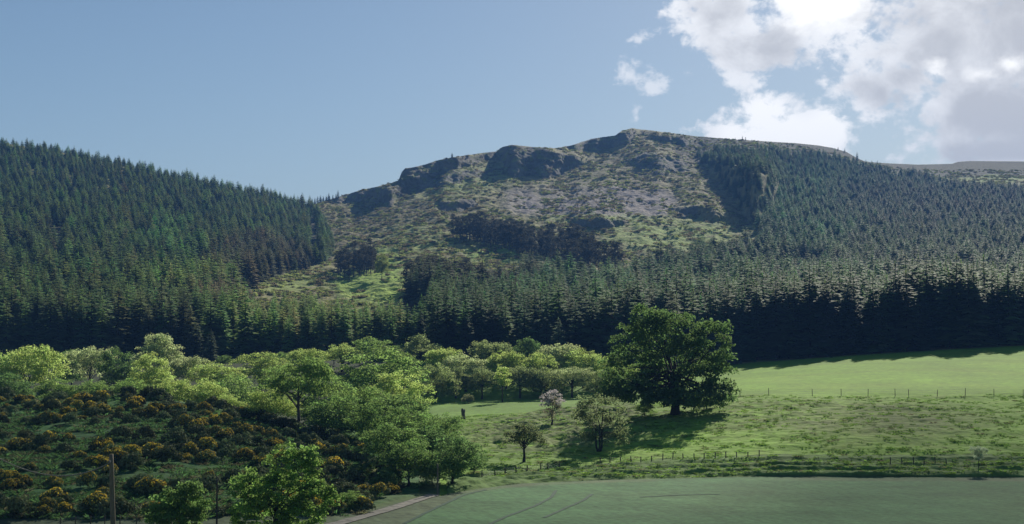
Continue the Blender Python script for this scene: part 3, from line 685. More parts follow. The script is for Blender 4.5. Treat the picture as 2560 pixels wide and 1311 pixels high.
def tint_of(u, v, n):
    base = np.tile(np.array([[0.046, 0.062, 0.031]]), (len(u), 1))
    def z(m, c):
        m = np.asarray(m, float)[:, None]; base[:] = base * (1 - m) + np.array(c) * m
    z(ell(u, v, 500, 540, 400, 110, 0.6) * (n > 0.1), (0.052, 0.066, 0.028))
    z(ell(u, v, 650, 690, 130, 80, 0.3), (0.050, 0.047, 0.036))
    z(ell(u, v, 510, 770, 160, 50, 0.4), (0.072, 0.098, 0.04))
    z(ell(u, v, 640, 815, 170, 34, 0.3), (0.066, 0.058, 0.045))
    z(ell(u, v, 810, 860, 270, 60, 0.3), (0.085, 0.125, 0.05))
    z(ell(u, v, 430, 620, 80, 60, 0.4) * (n > -.1), (0.05, 0.085, 0.038))
    z(ell(u, v, 2020, 540, 130, 110, 0.4), (0.055, 0.085, 0.05))
    z(ell(u, v, 2350, 520, 260, 70, 0.5), (0.056, 0.062, 0.048))
    z(ell(u, v, 1700, 770, 520, 70, 0.4), (0.056, 0.078, 0.042))
    z(ell(u, v, 1180, 720, 160, 70, 0.3), (0.062, 0.06, 0.045))
    return base
pts = []
for D0 in np.arange(306, 1560, 1.0):
    pass
def scatter(poly, D0, D1, a0, a1):
    out = []; D = D0
    while D < D1:
        sp = 4.4 + 1.2 * sst(350, 900, D)
        xs = np.arange(a0 * D, a1 * D, sp) + rng.uniform(0, sp)
        xs = xs + rng.normal(0, sp * 0.28, len(xs)); ys = D + rng.normal(0, sp * 0.28, len(xs))
        out.append(np.stack([xs, ys], 1)); D += sp * 0.92
    P = np.concatenate(out); z = ground_z(P[:, 0], P[:, 1]); u, v = proj(P[:, 0], P[:, 1], z)
    a = P[:, 0] / P[:, 1]; ui = CU + a * F
    behind = P[:, 1] > np.interp(ui, ucol, Dr) + 30
    n = fbm(P[:, 0] / 34, P[:, 1] / 34, 3, 201)
    j = fbm(u / 30, v / 20, 3, 203) * 9
    ok = inpoly(u + j, v + j, poly) & ~behind & (P[:, 1] > np.interp(ui, ucol, D8) + 1) & (n > -0.5)
    return P[ok], z[ok], u[ok], v[ok]
FL = scatter(FOREST_L, 326, 1100, -0.52, 0.0); FR = scatter(FOREST_R, 304, 1570, -0.08, 0.50)
FP = np.concatenate([FL[0], FR[0]]); FZ = np.concatenate([FL[1], FR[1]]); FU = np.concatenate([FL[2], FR[2]]); FV = np.concatenate([FL[3], FR[3]])
# clearings seen as dark holes
hole = (ell(FU, FV, 140, 600, 26, 30, .1) > .5) | (ell(FU, FV, 2010, 680, 60, 22, .1) > .5) | (ell(FU, FV, 500, 680, 55, 16, .1) > .5) | (ell(FU, FV, 782, 600, 12, 60, .1) > .5)
FP, FZ, FU, FV = FP[~hole], FZ[~hole], FU[~hole], FV[~hole]
nfor = len(FP)
FN = fbm(FP[:, 0] / 25, FP[:, 1] / 25, 3, 207)
Fh = forest_h(FU, FV, FP[:, 1]) * np.clip(rng.normal(1, 0.22, nfor) * np.where(FV > 800, 0.55, 1) + np.where(FV > 800, 0.45, 0) + np.where(FV > 800, 0.08, 0.2) * FN, 0.5, 1.5)
Ft = tint_of(FU, FV, FN) * np.clip(rng.normal(1, 0.24, nfor), 0.45, 1.7)[:, None] * (1 + 0.1 * rng.normal(size=(nfor, 3)))
Ft = np.clip(Ft * np.where(FU[:, None] > 1000, np.array([1.75, 2.1, 1.6]), np.array([2.4, 2.62, 1.8])), 0.015, 0.3)
Fw = Fh / 16 * rng.uniform(0.9, 1.25, nfor) * np.where(FV > 780, 1.12, 1.35)
Fi = rng.integers(0, 5, nfor)
# which trees show largest: walk outwards keeping the canopy line already reached in each strip of directions
order = np.argsort(FP[:, 1]); canopy = np.full(720, 1400.0); score = np.zeros(nfor)
for i in order:
    D = FP[i, 1]; vt = FV[i] - Fh[i] / D * F; b = int((FU[i] + 400) / 5); 
    if b < 2 or b > 717: continue
    hw_ = max(1, int(Fw[i] * 2.0 / D * F / 5))
    sl = slice(max(0, b - hw_), b + hw_ + 1)
    vis = np.clip(np.minimum(canopy[sl], FV[i]) - vt, 0, None).mean()
    if -15 < FU[i] < 2575: score[i] = vis * (Fw[i] / D)
    canopy[sl] = np.minimum(canopy[sl], vt + 8)
pick = np.argsort(-score)[:300]
sel = np.zeros(nfor, bool); sel[pick] = True
def zone_label(u, v, t):
    if u < 330: return 'dark spruce at the foot of the left-hand plantation, behind the yellow-green trees'
    if u < 620: return 'spruce on the lower left hillside behind the tall grey-green tree and the larches'
    if u < 1068: return 'young blue-green conifer on the slope directly behind the middle of the broadleaved wood'
    if u < 1500: return 'dark conifer in the wall behind the broadleaved row left of the huge oak'
    if u < 1860: return 'dark conifer in the shaded wall directly behind the huge oak'
    if u < 2230: return 'tall dark spruce in the shaded wall above the left half of the bright pasture'
    return 'tall dark spruce in the shaded wall above the right half of the bright pasture'
for i in pick:
    e = empty('conifer', (FP[i, 0], FP[i, 1], FZ[i])); tag(e, zone_label(FU[i], FV[i], Ft[i]), 'conifer', 'conifers in the front rows of the plantation')
    e.rotation_euler.z = rng.uniform(0, 6.28); e.scale = (Fw[i], Fw[i], Fh[i] / 16)
    c = link('crown', CON[Fi[i]], e); c.color = (*Ft[i], 1); link('trunk', CONT, e)

def instancer(name, P, rot, scl, idx, tint, meshes):
    pc = bpy.data.collections.new(name + '_sources')
    for k, me in enumerate(meshes):
        pc.objects.link(bpy.data.objects.new('source_%02d_%s' % (k, name), me))
    me = bpy.data.meshes.new(name); me.vertices.add(len(P)); me.vertices.foreach_set('co', np.asarray(P, np.float32).ravel())
    def at_(n, t, k, arr):
        a = me.attributes.new(n, t, 'POINT'); a.data.foreach_set(k, arr)
    at_('rot', 'FLOAT_VECTOR', 'vector', np.asarray(rot, np.float32).ravel()); at_('scl', 'FLOAT_VECTOR', 'vector', np.asarray(scl, np.float32).ravel())
    at_('pick', 'INT', 'value', np.asarray(idx, np.int32)); at_('tint', 'FLOAT_COLOR', 'color', np.concatenate([tint, np.ones((len(tint), 1))], 1).astype(np.float32).ravel())
    o = link(name, me)
    ng = bpy.data.node_groups.new(name, 'GeometryNodeTree')
    ng.interface.new_socket('Geometry', in_out='INPUT', socket_type='NodeSocketGeometry'); ng.interface.new_socket('Geometry', in_out='OUTPUT', socket_type='NodeSocketGeometry')
    gi = ng.nodes.new('NodeGroupInput'); go = ng.nodes.new('NodeGroupOutput')
    ci = ng.nodes.new('GeometryNodeCollectionInfo'); ci.inputs[0].default_value = pc; ci.inputs['Separate Children'].default_value = True; ci.inputs['Reset Children'].default_value = True
    ip = ng.nodes.new('GeometryNodeInstanceOnPoints'); ip.inputs['Pick Instance'].default_value = True
    def na(n, t):
        q = ng.nodes.new('GeometryNodeInputNamedAttribute'); q.data_type = t; q.inputs['Name'].default_value = n
        return next(s for s in q.outputs if s.enabled and s.name == 'Attribute')
    Lk = ng.links.new
    Lk(gi.outputs[0], ip.inputs['Points']); Lk(ci.outputs[0], ip.inputs['Instance']); Lk(na('pick', 'INT'), ip.inputs['Instance Index'])
    Lk(na('rot', 'FLOAT_VECTOR'), ip.inputs['Rotation']); Lk(na('scl', 'FLOAT_VECTOR'), ip.inputs['Scale']); Lk(ip.outputs[0], go.inputs[0])
    md = o.modifiers.new('spread', 'NODES'); md.node_group = ng
    return o
rest = ~sel; nr_ = rest.sum()
CON_I = [conifer_mesh('plantation_spruce_%s' % 'abcdef'[i], 100 + i, NEEDLE_I, 22 + i, 16, 2.9 + 0.2 * i, 3, 0.52 + 0.06 * i) for i in range(5)]
o = instancer('plantation', np.concatenate([FP[rest], FZ[rest][:, None]], 1), np.stack([np.zeros(nr_), np.zeros(nr_), rng.uniform(0, 6.28, nr_)], 1),
              np.stack([Fw[rest], Fw[rest], Fh[rest] / 16], 1), Fi[rest], Ft[rest], CON_I)
tag(o, 'dense conifer plantation covering both hillsides behind its front rows', 'plantation', None, 'stuff')
print('forest', nfor)

# pines in open stands, larches, lone ridge trees: every one its own
def pine(u, v, h, color, label, group):
    x, y, z = gpix(u, v)
    p = PINE[int(rng.integers(4))]; k = h / 13.0
    place_tree('pine_tree', p, x, y, k * rng.uniform(0.95, 1.25), h, color, label, 'pine', group, z, 1.0, 13.0)
PC = np.array([0.046, 0.048, 0.034])
def stand(n, poly, h, label, group, minpx=6):
    got = []; tries = 0
    us = [p[0] for p in poly]; vs = [p[1] for p in poly]
    while len(got) < n and tries < 6000:
        tries += 1; u = rng.uniform(min(us), max(us)); v = rng.uniform(min(vs), max(vs))
        if not inpoly(np.array(u), np.array(v), poly): continue
        if any(abs(u - a) < minpx and abs(v - b) < minpx * 0.5 for a, b in got): continue
        got.append((u, v)); pine(u, v, h * rng.uniform(0.8, 1.15), tuple(PC * rng.uniform(0.8, 1.3)), label, group)
stand(30, [(838, 690), (930, 660), (938, 690), (860, 706)], 12, 'dark pine in the small clump standing alone in the grassy valley', 'pines of the small valley clump')
stand(62, [(1130, 600), (1190, 596), (1300, 612), (1330, 625), (1300, 640), (1190, 612), (1140, 612)], 13, 'dark pine in the left half of the belt across the moor', 'pines of the moor belt')
stand(84, [(1280, 618), (1420, 616), (1500, 650), (1560, 690), (1500, 688), (1420, 672), (1300, 645)], 13, 'dark pine in the right half of the belt across the moor', 'pines of the moor belt')
stand(60, [(1010, 730), (1060, 715), (1170, 725), (1200, 750), (1100, 760), (1030, 745)], 12, 'grey-brown pine at the left tip of the right-hand plantation', 'pines at the plantation tip')
def lone_con(u, v, h, wk, color, label, D=None, group=None):
    if D is None: x, y, z = gpix(u, v)
    else:
        x, y, _ = [float(q) for q in at(u, v, D)]; z = float(ground_z(x, y)[0])
    e = empty('conifer', (x, y, z - 0.2)); tag(e, label, 'conifer', group); e.rotation_euler.z = rng.uniform(0, 6)
    e.scale = (h / 16 * wk, h / 16 * wk, h / 16); c = link('crown', CON[int(rng.integers(5))], e); c.color = (*color, 1); link('trunk', CONT, e)
def lone_top(u, vt, D, wk, color, label):
    x, y, zt = [float(q) for q in at(u, vt, D)]; z = float(ground_z(x, y)[0])
    lone_con(u, vt, zt - z, wk, color, label, D)
LC = (0.075, 0.105, 0.055)
lone_top(462, 828, 318, 1.3, LC, 'left and shortest of three pale pointed larches above the grey-green trees')
lone_top(491, 793, 322, 1.35, LC, 'tallest and middle of three pale pointed larches above the grey-green trees')
lone_top(528, 822, 316, 1.3, LC, 'right of three pale pointed larches above the grey-green trees')
lone_top(1052, 768, 318, 1.0, (0.05, 0.08, 0.04), 'tall pointed conifer at the right end of the young conifers, above the olive tree')
lone_top(1125, 785, 308, 1.35, (0.05, 0.08, 0.04), 'left of a bushy pair of conifers before the dark gap right of the young conifers')
lone_top(1165, 782, 306, 1.3, (0.05, 0.08, 0.04), 'right of a bushy pair of conifers before the dark gap right of the young conifers')
lone_top(1232, 758, 312, 1.35, (0.055, 0.08, 0.042), 'pale-topped conifer at the left end of the dark wall behind the olive dome')
lone_con(1130, 396, 4.5, 1.2, (0.03, 0.045, 0.025), 'tiny lone conifer on the cliff edge of the skyline')
lone_con(2143, 404, 11, 1.0, (0.03, 0.045, 0.025), 'lone pointed conifer on the skyline where the ridge steps down')
for u, h in ((1838, 3), (1856, 5), (1864, 4), (1880, 2.5), (2095, 4), (2112, 4.5), (2194, 4)):
    lone_con(u, float(np.interp(u, ucol, vr)) + 2, h, 0.9, (0.03, 0.045, 0.025), 'tiny young conifer standing on the bare ridge above the plantation', None, 'tiny conifers on the bare ridge')
for u in (780, 787, 794, 801, 808, 816, 822, 832, 840, 845):
    lone_con(u, float(np.interp(u, ucol, vr)) + 3, rng.uniform(4.5, 7.5), 1.2, (0.03, 0.045, 0.025), 'small dark conifer in the skyline row right of the notch', None, 'skyline conifers by the notch')
bl(955, 632, 34, 600, 'round', (0.14, 0.17, 0.05), 'small round yellow-green tree alone on the valley slope right of the pine clump')

# ------------------------------------------------------------------ gorse
def gorse_proto(seed):
    global rng
    keep = rng; rng = np.random.default_rng(seed)
    cs, rs = [], []
    for i in range(20):
        a = rng.random() * 6.28; q = rng.random() ** 0.6
        cs.append(np.array([1.15 * q * math.cos(a), 1.15 * q * math.sin(a), 0.25 + 0.75 * (1 - q * q) * rng.uniform(0.6, 1.1)])); rs.append(rng.uniform(0.26, 0.46))
    V, Fq, va = clump_leaves(cs, rs, 0.24, 420, 0.85)
    fo = mesh_np('gorse_foliage', V, Fq, GORSE, False, va)
    top = sorted(range(20), key=lambda i: -cs[i][2])[:14]
    pc, pn_, ps = [], [], []
    for i in top:
        n = int(rng.integers(14, 80)); d = rng.normal(size=(n, 3)); d[:, 2] = np.abs(d[:, 2]); d /= np.linalg.norm(d, axis=1, keepdims=True)
        pc.append(cs[i] + d * rs[i] * 1.06 * [1, 1, 0.85]); pn_.append(d + rng.normal(size=(n, 3)) * 0.4); ps.append(rng.uniform(0.09, 0.165, n))
    V, Fq = kites(np.concatenate(pc), np.concatenate(pn_), np.concatenate(ps), 0.8)
    bl_ = mesh_np('gorse_blossom', V, Fq, PETAL, False, rng.random(len(Fq)))
    rng = keep
    return fo, bl_
GP = [gorse_proto(500 + i) for i in range(5)]
def gorse(x, y, w, h, flower, label, group, dark=1.0):
    z = float(ground_z(x, y)[0]); p = GP[int(rng.integers(5))]
    e = empty('gorse_bush', (x, y, z - 0.05)); tag(e, label, 'gorse', group)
    e.rotation_euler.z = rng.uniform(0, 6.28); e.scale = (w / 2.9, w / 2.9, h / 1.3)
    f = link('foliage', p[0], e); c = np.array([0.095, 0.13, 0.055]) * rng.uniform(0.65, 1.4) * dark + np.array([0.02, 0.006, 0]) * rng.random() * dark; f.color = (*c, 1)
    if flower > 0:
        b = link('blossom', p[1], e); c = np.array([0.60, 0.44, 0.05]) * flower * rng.uniform(0.7, 1.1); b.color = (*c, 1)
GREGION = [(-60, 985), (100, 990), (350, 990), (560, 1010), (660, 1045), (760, 1085), (860, 1105), (960, 1150), (1010, 1180), (960, 1230), (1010, 1235), (940, 1275), (860, 1285), (800, 1296), (500, 1300), (300, 1285), (150, 1300), (-60, 1311)]
got = []; tries = 0
while len(got) < 255 and tries < 20000:
    tries += 1
    y = rng.uniform(103, 190) ; x = rng.uniform(-0.385, -0.06) * y
    z = ground_z(x, y)[0]; u, v = proj(np.array(x), np.array(y), np.array(z))
    if not inpoly(u, v, GREGION): continue
    n = float(fbm(np.array(x / 13), np.array(y / 9), 2, 301))
    if n < 0.02 - 0.22 * (v < 1060) - 0.25 * (u > 700): continue
    if any((x - a) ** 2 + ((y - b) * 0.9) ** 2 < (1.45 if n > 0.2 else 2.1) ** 2 for a, b in got): continue
    got.append((x, y))
    fl_ = 0.0
    if rng.random() < 0.42 + 0.25 * (u < 350): fl_ = rng.uniform(0.6, 1.2)
    w = rng.uniform(1.5, 3.2)
    gorse(x, y, w, w * rng.uniform(0.42, 0.62), fl_, ('gorse bush with yellow-orange flowers on the shaded slope at lower left' if fl_ else 'dark gorse bush without flowers on the shaded slope at lower left'), 'gorse bushes on the slope')
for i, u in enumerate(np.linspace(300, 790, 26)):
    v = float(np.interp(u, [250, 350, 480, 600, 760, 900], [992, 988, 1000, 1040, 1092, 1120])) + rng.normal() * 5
    x, y, z = gpix(u, v); gorse(x, y, rng.uniform(2.4, 3.6), rng.uniform(1.4, 2.0), 0, 'flowerless gorse bush along the crest, its colour darkened for backlit shade', 'dark gorse along the crest', 0.6)  # last factor paints the backlit crest shade into the foliage colour

# ------------------------------------------------------------------ grass tussocks (stuff)
nt_ = 4200
gx, gy, gu = [], [], []
yy = rng.uniform(146, 232, nt_ * 3); aa = rng.uniform(-0.05, 0.40, nt_ * 3); xx = aa * yy
zz = ground_z(xx, yy); uu, vv = proj(xx, yy, zz); n1 = fbm(xx / 5, yy / 3.5, 3, 401)
Lc = np.interp(uu, ucol, D6)
ok = (yy < Lc) & (uu > 1120) & (yy > np.interp(uu, ucol, D4) + 0.5) & ((n1 + rng.normal(0, 0.3, len(n1)) > 0.1) | (yy < np.interp(uu, ucol, D4) + 9))
xx, yy, zz, uu, vv, n1 = [q[ok][:nt_] for q in (xx, yy, zz, uu, vv, n1)]
def tuft(seed):
    r = np.random.default_rng(seed); Vs = []
    for i in range(34):
        a = r.random() * 6.28; q = 0.22 * r.random() ** 0.5; b = np.array([q * math.cos(a), q * math.sin(a), -0.03]); l = r.uniform(0.2, 0.42)
        d = np.array([math.cos(a) * 0.5 + r.normal() * .25, math.sin(a) * 0.5 + r.normal() * .25, 1.0]); d /= np.linalg.norm(d); s = np.cross(d, r.normal(size=3)); s /= np.linalg.norm(s)
        m = b + d * l * 0.5
        Vs += [b, m + s * 0.03, b + d * l + np.array([math.cos(a), math.sin(a), -0.4]) * 0.08, m - s * 0.03]
    return mesh_np('tuft', np.array(Vs), np.arange(len(Vs)).reshape(-1, 4), GRASS_I, False, r.random(34))
tt = np.tile(np.array([[0.15, 0.24, 0.045]]), (len(xx), 1)) * rng.uniform(0.6, 1.3, (len(xx), 1))
tt[rng.random(len(xx)) < 0.08] = (0.15, 0.14, 0.07)
sc = rng.uniform(0.4, 1.0, (len(xx), 1)) * np.array([[1.4, 1.4, 0.6]])
ys = rng.uniform(104, 192, 30000); xs = rng.uniform(-0.385, -0.06, 30000) * ys; zs = ground_z(xs, ys); us, vs_ = proj(xs, ys, zs)
ok = inpoly(us, vs_, [(-100, 990), (350, 985), (700, 1065), (1000, 1160), (1000, 1235), (900, 1290), (-100, 1311)]) & (fbm(xs / 7, ys / 5, 3, 409) + rng.normal(0, 0.3, 30000) > 0.0)
xs, ys, zs = [q[ok][:5000] for q in (xs, ys, zs)]
t2 = np.where(rng.random((len(xs), 1)) < 0.75, np.array([[0.07, 0.135, 0.042]]), np.array([[0.10, 0.10, 0.05]])) * rng.uniform(0.6, 1.3, (len(xs), 1))
s2 = rng.uniform(0.6, 1.8, (len(xs), 1)) * np.array([[1.4, 1.4, 0.8]])
xx = np.concatenate([xx, xs]); yy = np.concatenate([yy, ys]); zz = np.concatenate([zz, zs]); tt = np.concatenate([tt, t2]); sc = np.concatenate([sc, s2])
o = instancer('rough_grass', np.stack([xx, yy, zz], 1), np.stack([xx * 0, xx * 0, rng.uniform(0, 6.28, len(xx))], 1), sc, rng.integers(0, 3, len(xx)), tt, [tuft(i) for i in range(3)])
tag(o, 'tufts of rough grass on the bank above the crop field and between the gorse', 'grass', None, 'stuff')

nh_ = 90000
yy = 330 + 1150 * rng.random(nh_) ** 0.8; aa = rng.uniform(-0.19, 0.40, nh_); xx = aa * yy
zz = ground_z(xx, yy); uu, vv = proj(xx, yy, zz); n1 = fbm(xx / 16, yy / 22, 3, 431)
infor = inpoly(uu, vv, FOREST_L) | inpoly(uu, vv, FOREST_R)
grn = ell(uu, vv, 930, 715, 100, 50, 0.3) * 1.5 + ell(uu, vv, 1680, 590, 190, 40, 0.5) * 0.6 + ell(uu, vv, 1300, 500, 60, 40, .3) + ell(uu, vv, 1620, 510, 70, 34, .3) 
ok = ~infor & (yy < np.interp(uu, ucol, Dr) - 4) & (n1 + rng.normal(0, 0.22, nh_) > 0.02 + 0.4 * grn)
xx, yy, zz, n1 = [q[ok][:14000] for q in (xx, yy, zz, n1)]
def scrub(seed):
    r = np.random.default_rng(seed); cs = [np.array([r.uniform(-.7, .7), r.uniform(-.7, .7), r.uniform(0.05, 0.35)]) for _ in range(5)]
    V, Fq, va = clump_leaves(cs, [0.5] * 5, 0.42, 60, 0.7); return mesh_np('scrub', V, Fq, GRASS_I, False, va)
tt = np.where(rng.random((len(xx), 1)) < 0.5, np.array([[0.15, 0.13, 0.07]]), np.array([[0.17, 0.20, 0.06]])) * rng.uniform(0.6, 1.4, (len(xx), 1))
sc = rng.uniform(0.8, 2.3, (len(xx), 1)) * np.array([[1, 1, 0.75]])
o = instancer('heather', np.stack([xx, yy, zz], 1), np.stack([xx * 0, xx * 0, rng.uniform(0, 6.28, len(xx))], 1), sc, rng.integers(0, 3, len(xx)), tt, [scrub(40 + i) for i in range(3)])
tag(o, 'heather and rough scrub dotted over the open moorland slope', 'heather', None, 'stuff')

# ------------------------------------------------------------------ track, wheel marks, fences, poles, stump
def ribbon(name, pix, width, lift, mat, label, n=60, pts=None, kind='structure'):
    P = np.array([gpix(u, v)[:2] for u, v in pix]) if pts is None else np.array(pts)
    t = np.linspace(0, 1, len(P)); tn = np.linspace(0, 1, n); X = np.interp(tn, t, P[:, 0]); Yv = np.interp(tn, t, P[:, 1])
    for _ in range(6):
        X[1:-1] = (X[:-2] + 2 * X[1:-1] + X[2:]) / 4; Yv[1:-1] = (Yv[:-2] + 2 * Yv[1:-1] + Yv[2:]) / 4
    dx = np.gradient(X); dy = np.gradient(Yv); L = np.hypot(dx, dy); nx, ny = -dy / L, dx / L
    k = 5; V = []
    wv = width * (1 + 0.18 * fbm(tn * 14, tn * 0, 3, 9))
    for j in range(k):
        o_ = (j / (k - 1) - 0.5); px, py = X + nx * wv * o_, Yv + ny * wv * o_
        V.append(np.stack([px, py, ground_z(px, py) + lift], 1))
    V = np.array(V); idx = np.arange(k * n).reshape(k, n)
    Fq = np.stack([idx[:-1, :-1], idx[:-1, 1:], idx[1:, 1:], idx[1:, :-1]], -1).reshape(-1, 4)
    o = link(name, mesh_np(name, V.reshape(-1, 3), Fq, mat, True)); tag(o, label, None, None, kind); return o
TRACK = plain_mat('pale_gravel', (0.10, 0.10, 0.08), (0.24, 0.225, 0.19), 1.5, 0.95)
RUT = plain_mat('wheel_rut', (0.014, 0.05, 0.026), (0.026, 0.075, 0.038), 2.0, 0.95)
ribbon('farm_track', [(800, 1322), (860, 1306), (930, 1287), (1000, 1266), (1062, 1246), (1085, 1238)], 1.1, 0.05, TRACK, 'pale gravel farm track curving past the gorse slope')
for k, pix in enumerate([[(1390, 1228), (1378, 1246), (1340, 1265), (1270, 1290), (1200, 1325)], [(1480, 1238), (1460, 1252), (1415, 1270), (1360, 1295)], [(1215, 1226), (1160, 1240), (1080, 1275), (1010, 1312)],
                         [(1600, 1246), (1700, 1240), (1800, 1238)]]):
    ribbon('wheel_track', pix, 0.34, 0.03, RUT, ['wheel track curving across the left of the crop field', 'short wheel track in the crop right of the longest one', 'dark furrow along the left edge of the crop field', 'faint wheel track parallel to the top edge of the crop'][k])
def fence(us, v_of, hpx, label, rad=0.05, D_of=None):
    pts = [gpix(u, v_of(u)) for u in us]; x0, y0, z0 = pts[0]
    e = empty('wire_fence', pts[0]); tag(e, label, 'fence')
    hs_ = []
    for (x, y, z) in pts:
        h = hpx / F * y * rng.uniform(0.85, 1.15); hs_.append(h); mb = MB(); lean = rng.normal(0, 0.03, 2)
        mb.tube([(0, 0, -0.3), (lean[0] * .5, lean[1] * .5, h * .5), (lean[0], lean[1], h)], [rad * 1.05, rad, rad * .95], 7)
        link('post', mb.mesh('fence_post', POSTM), e, (x - x0, y - y0, z - z0))
    mb = MB()
    for f in (0.35, 0.62, 0.9):
        for i in range(len(pts) - 1):
            a = np.array(pts[i]) - pts[0] + [0, 0, hs_[i] * f]; b = np.array(pts[i + 1]) - pts[0] + [0, 0, hs_[i + 1] * f]; m = (a + b) / 2 - [0, 0, 0.03]
            mb.tube([a, m, b], [0.006] * 3, 4, False)
    o = link('wire', mb.mesh('fence_wire', WIRE), e)
fence([1850, 1922, 2031, 2103, 2170, 2238, 2272, 2343, 2413, 2485, 2558, 2630], lambda u: 991.0, 17, 'dark post-and-wire fence along the lower edge of the bright pasture', 0.045)
fence([1500, 1525, 1551, 1578, 1602, 1629, 1657, 1682, 1708, 1735, 1760, 1788, 1815, 1842, 1870, 1898], lambda u: np.interp(u, [1500, 1660, 1900], [1163, 1152, 1146]), 15, 'dark post-and-wire fence low on the bank below the huge oak', 0.06)
fence([1205, 1238, 1262, 1290, 1318, 1352, 1370, 1398], lambda u: np.interp(u, [1205, 1400], [1194, 1172]), 14, 'old fence of short dark posts on the lawn below the small round-headed tree', 0.07)
fence([2226, 2255, 2284, 2310, 2338, 2366], lambda u: 1163.0, 15, 'short fence of thin posts beside the ditch left of the pale twiggy bush', 0.055)
fence([150, 188, 226, 262, 300, 340, 384, 428, 470], lambda u: 1318.0, 26, 'wire fence with thin posts at the bottom edge around the wooden pole', 0.04)
def pole(u, vt, D, r, label, mat, base_extra=0.8, tilt=0.0, fitting=True):
    x, y, zt = [float(q) for q in at(u, vt, D)]; z = float(ground_z(x, y)[0]); h = zt - z
    e = empty('utility_pole', (x, y, z)); tag(e, label, 'pole', None)
    mb = MB(); n = 9; mb.tube([(tilt * (1 - k / n), 0, -0.6 + (h + 0.6) * k / n) for k in range(n + 1)], [r * (1.12 - 0.3 * k / n) for k in range(n + 1)], 12)
    link('shaft', mb.mesh('pole_shaft', mat), e)
    if fitting:
        mb = MB(); mb.tube([(0, -r, h - 0.42), (0, -r - 0.14, h - 0.42), (0, -r - 0.16, h - 0.34)], [0.02, 0.02, 0.018], 6); mb.tube([(0, -r - .16, h - .42), (0, -r - .16, h - .38), (0, -r - 0.16, h - 0.30)], [0.045, 0.05, 0.03], 8)
        link('insulator', mb.mesh('pole_insulator', WIRE), e)
    return x, y, z, h
px_, py_, pz_, ph_ = pole(278, 1136, 74, 0.135, 'round wooden utility pole with a sagging cable among the gorse', WOOD, tilt=0.28)
pole(543, 1192, 88, 0.06, 'thin dark pole between the two leafy foreground trees', POSTM, fitting=False)
pole(1094, 1160, 131, 0.075, 'thin pale pole before the tall dark tree by the farm track', WOOD, fitting=False)
A = np.array([px_, py_ - 0.16, pz_ + ph_ - 0.42]); B = np.array([float(q) for q in at(-190, 1010, 70)])
mb = MB(); n = 30
cp = [A + (B - A) * t + np.array([0, 0, -2.05 * 4 * t * (1 - t) * (1 - .35 * t)]) for t in np.linspace(0, 1, n)]
mb.tube(cp, [0.032] * n, 6)
o = link('overhead_cable', mb.mesh('overhead_cable', CABLE)); tag(o, 'pale sagging cable running left from the wooden utility pole', 'cable')
x, y, z = gpix(1158, 1048)
mb = MB(); k = y / F
mb.tube([(0.05, 0, -0.3), (0.03, 0, 0.3), (-0.02, 0.02, 1.0), (-0.1, 0, 1.45), (-0.16, 0, 1.75)], [0.42, 0.34, 0.27, 0.25, 0.16], 10)
mb.tube([(0.1, 0, 0.9), (0.2, 0, 1.4), (0.22, 0.05, 1.68)], [0.16, 0.12, 0.05], 7)
o = link('tree_stump', mb.mesh('tree_stump', plain_mat('dead_wood', (0.05, 0.045, 0.04), (0.17, 0.15, 0.125), 5, 0.9, (4, 4, 0.7)))); o.location = (x, y, z)
tag(o, 'upright dead tree stump on the edge of the tussocky slope', 'stump')

# ------------------------------------------------------------------ light: sun, sky, unseen shade cloud, haze
SUN_EL, SUN_AZ = R(27), R(20)     # azimuth measured from +Y (view direction) towards +X
sd = Vector((math.sin(SUN_AZ) * math.cos(SUN_EL), math.cos(SUN_AZ) * math.cos(SUN_EL), math.sin(SUN_EL)))
sl = bpy.data.lights.new('sun', 'SUN'); sl.energy = 5.0; sl.angle = R(0.53); sl.color = (1.0, 0.93, 0.80)
so = bpy.data.objects.new('sun', sl); COL.objects.link(so); so.rotation_euler = sd.to_track_quat('Z', 'Y').to_euler(); so.location = (100, 100, 300)

w = bpy.data.worlds.new('World'); S.world = w; w.use_nodes = True; nt = w.node_tree; nt.nodes.clear(); L = nt.links.new
sky = N(nt, 'ShaderNodeTexSky', sky_type='NISHITA'); sky.sun_disc = False; sky.sun_elevation = SUN_EL; sky.sun_rotation = SUN_AZ
sky.altitude = 150; sky.air_density = 1.0; sky.dust_density = 0.3; sky.ozone_density = 1.6
tc = N(nt, 'ShaderNodeTexCoord').outputs['Generated']
sep = N(nt, 'ShaderNodeSeparateXYZ'); L(tc, sep.inputs[0])
yc = mth(nt, 'MAXIMUM', sep.outputs['Y'], 0.05)
cu_ = mth(nt, 'DIVIDE', sep.outputs['X'], yc); cv_ = mth(nt, 'DIVIDE', sep.outputs['Z'], yc)
def skyn(scale, detail, rough, dist=0.0, off=0.0):
    mp = N(nt, 'ShaderNodeMapping'); mp.inputs['Scale'].default_value = (1, 1, 1.35); mp.inputs['Location'].default_value = (off, off * .7, off * .3); L(tc, mp.inputs[0])
    n = N(nt, 'ShaderNodeTexNoise'); n.inputs['Scale'].default_value = scale; n.inputs['Detail'].default_value = detail; n.inputs['Roughness'].default_value = rough; n.inputs['Distortion'].default_value = dist
    L(mp.outputs[0], n.inputs[0]); return n.outputs[0]
n_sh = skyn(30, 10, 0.60, 0.2); n_in = skyn(16, 8, 0.6, 0.3, 3.1); n_fine = skyn(110, 6, 0.6, 0.2, 7.7)
def uv_of(u, v):
    x, y, z = at(u, v, 1.0); return float(x), float(z)
